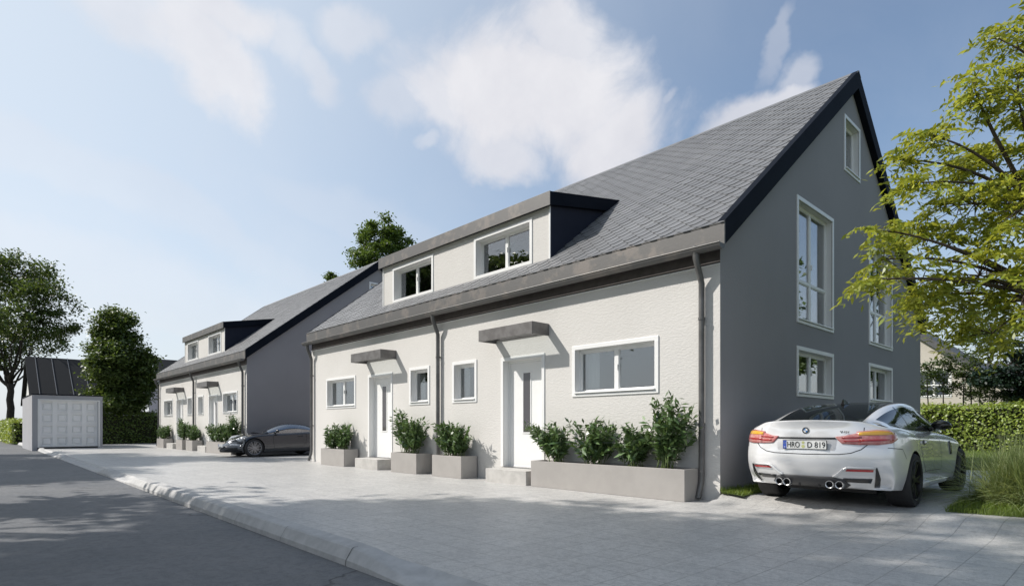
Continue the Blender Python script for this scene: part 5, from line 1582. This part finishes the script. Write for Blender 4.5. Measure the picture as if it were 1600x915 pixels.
tree('pine_tree', 'dark blue-green pine with layered boughs behind the hedge', ground_at(1590, d, 0), at(1590, 560, d), .12,
     [lobe(1560, 582, d, 28, 8), lobe(1575, 600, d, 34, 10), lobe(1545, 596, d - .3, 18, 8), lobe(1595, 560, d, 26, 10), lobe(1610, 585, d, 30, 22), lobe(1600, 620, d, 30, 12), lobe(1618, 545, d, 24, 14)], 120, 90, .16, M_LF_PINE, M_BARKD, 95, clump_r=.36, flat=.35)
tree('broadleaf_tree', 'loose green tree glimpsed behind the ash branches above the neighbour roof', ground_at(1545, 44, 0), at(1545, 560, 44), .14,
     [lobe(1540, 500, 44, 34, 26), lobe(1565, 530, 44, 30, 24), lobe(1520, 535, 44, 24, 20)], 60, 60, .22, M_LF_BACK, M_BARK, 96, clump_r=.5, group='trees behind the roofs')

# ------------------------------------------------------------------ garage
M_GAR = mat_stucco('garage_render', (.40, .40, .42), .2)
M_GDOOR = surf('garage_door_white', (.86, .86, .86), .4, var=.06, vscale=1.5)
gx, gy0, gy1, gz = -33.6, -5.66, -2.73, 2.57
Gt = thing('garage', 'small flat-roofed garage with a white panelled door at the end of the forecourt', 'garage', (gx, (gy0 + gy1) / 2, PZ))
GF = lambda u, dd, z: (gx + dd, u, z)
do0, do1, dz1 = gy0 + .22, gy1 - .12, gz - .20
m = MB(); wall_holes(m, GF, gy0, gy1, PZ + .05, lambda u: gz, [(do0, do1, PZ + .051, dz1)], .25)
m.box(gx - 6.2, gx - .001, gy0, gy0 + .2, PZ - .1, gz); m.box(gx - 6.2, gx - .001, gy1 - .2, gy1, PZ - .1, gz); m.box(gx - 6.2, gx - 6.0, gy0 + .2, gy1 - .2, PZ - .1, gz)
m.build('wall', M_GAR, Gt)
m = MB(); m.box(gx - 6.22, gx + .02, gy0 - .02, gy1 + .02, gz + .002, gz + .05); m.build('roof', M_ANTH, Gt)
m = MB(); m.box(do0 + .07, do1 - .07, -.24, -.17, PZ + .08, dz1 - .07, 0, GF)
w_, h_ = (do1 - do0 - .14) / 4, (dz1 - PZ - .15) / 4
for i in range(4):
    for j in range(4):
        a, b = do0 + .07 + w_ * i + .09, do0 + .07 + w_ * (i + 1) - .09; c, e = PZ + .08 + h_ * j + .09, PZ + .08 + h_ * (j + 1) - .09
        f3 = [GF(a + .03, -.169, c + .03), GF(b - .03, -.169, c + .03), GF(b - .03, -.169, e - .03), GF(a + .03, -.169, e - .03), GF(a + .09, -.125, c + .09), GF(b - .09, -.125, c + .09), GF(b - .09, -.125, e - .09), GF(a + .09, -.125, e - .09)]
        m.add(f3, [(4, 5, 6, 7), (0, 1, 5, 4), (1, 2, 6, 5), (2, 3, 7, 6), (3, 0, 4, 7)])
for j in range(5):
    zc = PZ + .08 + h_ * j
    m.box(do0 + .07, do1 - .07, -.171, -.10, max(PZ + .08, zc - .085), max(PZ + .081, zc - .006), 0, GF); m.box(do0 + .07, do1 - .07, -.171, -.10, min(dz1 - .071, zc + .006), min(dz1 - .07, zc + .085), 0, GF)
for i in range(5):
    uc = do0 + .07 + w_ * i
    m.box(max(do0 + .07, uc - .085), min(do1 - .07, uc + .085), -.172, -.102, PZ + .08, dz1 - .07, 0, GF)
gd = m.build('garage_door', M_GDOOR, Gt, bevel=.006)
m = MB(); m.box(do0 + .001, do0 + .07, -.16, .015, PZ + .06, dz1 - .002, 0, GF); m.box(do1 - .07, do1 - .001, -.16, .015, PZ + .06, dz1 - .002, 0, GF); m.box(do0 + .071, do1 - .071, -.16, .015, dz1 - .07, dz1 - .002, 0, GF); m.build('frame', M_WHITE, gd, bevel=.004)
m = MB(); m.box(do0 + .07, do1 - .07, -.18, -.05, PZ + .003, PZ + .07, 0, GF); m.build('rubber_seal', M_RUBBER, gd)

# ------------------------------------------------------------------ neighbouring houses
M_NEI = mat_stucco('beige_render', (.56, .52, .46), .3)
M_METR = surf('standing_seam_roof', (.014, .015, .017), .6, spec=.15)
M_NEIB = mat_stucco('slate_blue_render', (.10, .11, .15), .2)
M_WIN = surf('dark_window_glass', (.03, .035, .04), .05, spec=.8)

# barn-like house with a black seamed roof behind the garage
N = thing('house', 'house with a black standing-seam roof and pale gable behind the garage', 'house', (-50, 0, -.3), group='neighbouring houses')
nx0, nx1, ny0, ny1, ez, rz_ = -55.2, -47.0, -4.6, 1.6, 2.7, 5.95
xm = (nx0 + nx1) / 2
m = MB(); m.prism([(nx0 + .25, ny0, -.3), (nx1 - .25, ny0, -.3), (nx1 - .25, ny0, ez), (xm, ny0, rz_ - .15), (nx0 + .25, ny0, ez)], (0, ny1 - ny0, 0)); m.build('wall', surf('white_render', (.66, .65, .62), .8), N)
m = MB()
for s in (0, 1):
    xe = nx1 + .1 if s == 0 else nx0 - .1
    m.prism([(xe, ny0 - .25, ez - .12), (xm, ny0 - .25, rz_), (xm, ny0 - .25, rz_ + .14), (xe, ny0 - .25, ez + .02)], (0, ny1 - ny0 + .5, 0))
rf = m.build('roof', M_METR, N)
m = MB()
for k in range(7):
    y = ny0 + .3 + k * .95
    m.prism([(nx1 + .1, y, ez + .022), (xm, y, rz_ + .142), (xm, y, rz_ + .19), (nx1 + .1, y, ez + .07)], (0, .035, 0))
m.build('seam', surf('seam_metal', (.20, .20, .21), .4, metal=.6), rf)
m = MB(); m.box(nx1 - .25, nx1 - .22, 1.6, 2.5, .9, 2.1); m.box(nx1 - .25, nx1 - .22, -1.5, -.6, .9, 2.1); m.build('window', M_WIN, N)
# shaded house behind the bushy tree
N2 = thing('house', 'slate-blue house in shade behind the dense round tree', 'house', (-56, 9, -.3), group='neighbouring houses')
m = MB(); m.prism([(-62, 5.2, -.3), (-54, 5.2, -.3), (-54, 5.2, 4.1), (-58, 5.2, 7.0), (-62, 5.2, 4.1)], (0, 11, 0)); m.build('wall', M_NEIB, N2)
m = MB()
for s in (1, -1): m.prism([(-58 + s * 4.4, 4.9, 3.85), (-58, 4.9, 7.05), (-58, 4.9, 7.25), (-58 + s * 4.4, 4.9, 4.05)], (0, 11.6, 0))
m.build('roof', M_METR, N2)
for y in (6.4, 8.6, 11):
    m = MB(); m.box(-54, -53.95, y, y + 1.1, 1.0, 2.0); w_n = m.build('window', M_WIN, N2)
    m = MB(); ring(m, lambda u, dd, z: (-53.95 + dd, u, z), y - .08, y + 1.18, .92, 2.08, .08, 0, .04); m.build('frame', M_WHITE, w_n)

# beige gable house beyond the right hedge
ny = 31.0
def on_y(u, v, y):
    k = at(u, v, 1.0) - Vector((CX, CY, CH)); t = (y - CY) / k.y
    return Vector((CX, CY, CH)) + k * t
xl_, xr_ = on_y(1330, 600, ny).x, on_y(1567, 600, ny).x
N3 = thing('house', 'beige gabled house with a white two-light window beyond the lawn hedge', 'house', (xr_ - 4, ny, -.1), group='neighbouring houses')
NF = FRONT(ny)
pa, pb = on_y(1440, 531, ny), on_y(1548, 596, ny)
slope = (pb.z - pa.z) / (pb.x - pa.x)
uap = on_y(1395, 500, ny).x
mt = lambda x: pa.z + (max(x, 2 * uap - x) - pa.x) * slope
wl, wh = on_y(1432, 622, ny), on_y(1487, 575, ny)
wn = (wl.x, wh.x, wl.z, wh.z)
m = MB(); wall_holes(m, NF, xl_, xr_, -.2, mt, [(wn[0] + .1, wn[1] - .1, wn[2] + .07, wn[3] - .1)], .2, brk=[uap])
for x in (xl_, xr_): m.add([(x, ny, -.2), (x, ny + 9, -.2), (x, ny + 9, mt(x)), (x, ny, mt(x))], [(0, 1, 2, 3)])
m.build('wall', M_NEI, N3)
m = MB()
for b in (xr_ + .45, xl_ - .3):
    za, zb = mt(uap), mt(b)
    m.prism([(uap, ny - .35, za + .02), (b, ny - .35, zb + .02), (b, ny - .35, zb + .42), (uap, ny - .35, za + .42)], (0, 9.6, 0))
m.build('roof', surf('grey_roof_tile', (.10, .10, .105), .6, var=.3, vscale=3), N3)
window(N3, NF, *wn, tw=.10, transom=on_y(1450, 602, ny).z, rec=.08)
nd = 33.0
tx = Vector((math.cos(YAW), math.sin(YAW), 0)); nn = Vector((-tx.y, tx.x, 0))
# lower blue-grey wing with its own low ridge
N4 = thing('house', 'low slate-grey house with a flat ridge behind the dark pine', 'house', tuple(ground_at(1600, 40, -.1)), group='neighbouring houses')
Q0 = ground_at(1500, 40, -.1); t2 = tx; k4 = 40 / FPX
def N4F(u, dd, z): p = Q0 + t2 * u - nn * dd; return (p.x, p.y, z)
m = MB(); Lq = 190 * k4; hz_ = CH + (HZ - 592) * k4; hr = CH + (HZ - 563) * k4
m.prism([N4F(0, 0, -.2), N4F(0, 0, hz_), N4F(0, -3, hr - .1), N4F(0, -6, hz_), N4F(0, -6, -.2)], tuple(t2 * Lq)); m.build('wall', M_NEIB, N4)
m = MB(); m.prism([N4F(-.3, .3, hz_ - .1), N4F(-.3, -3, hr), N4F(-.3, -3, hr + .15), N4F(-.3, .3, hz_ + .05)], tuple(t2 * (Lq + .6))); m.prism([N4F(-.3, -6.3, hz_ - .1), N4F(-.3, -3, hr), N4F(-.3, -3, hr + .15), N4F(-.3, -6.3, hz_ + .05)], tuple(t2 * (Lq + .6)))
m.build('roof', MATS['grey_roof_tile'], N4)
m = MB(); m.box(3.9, 5.1, -.0, .03, .9, 2.2, 0, N4F); m.build('window', M_WIN, N4)
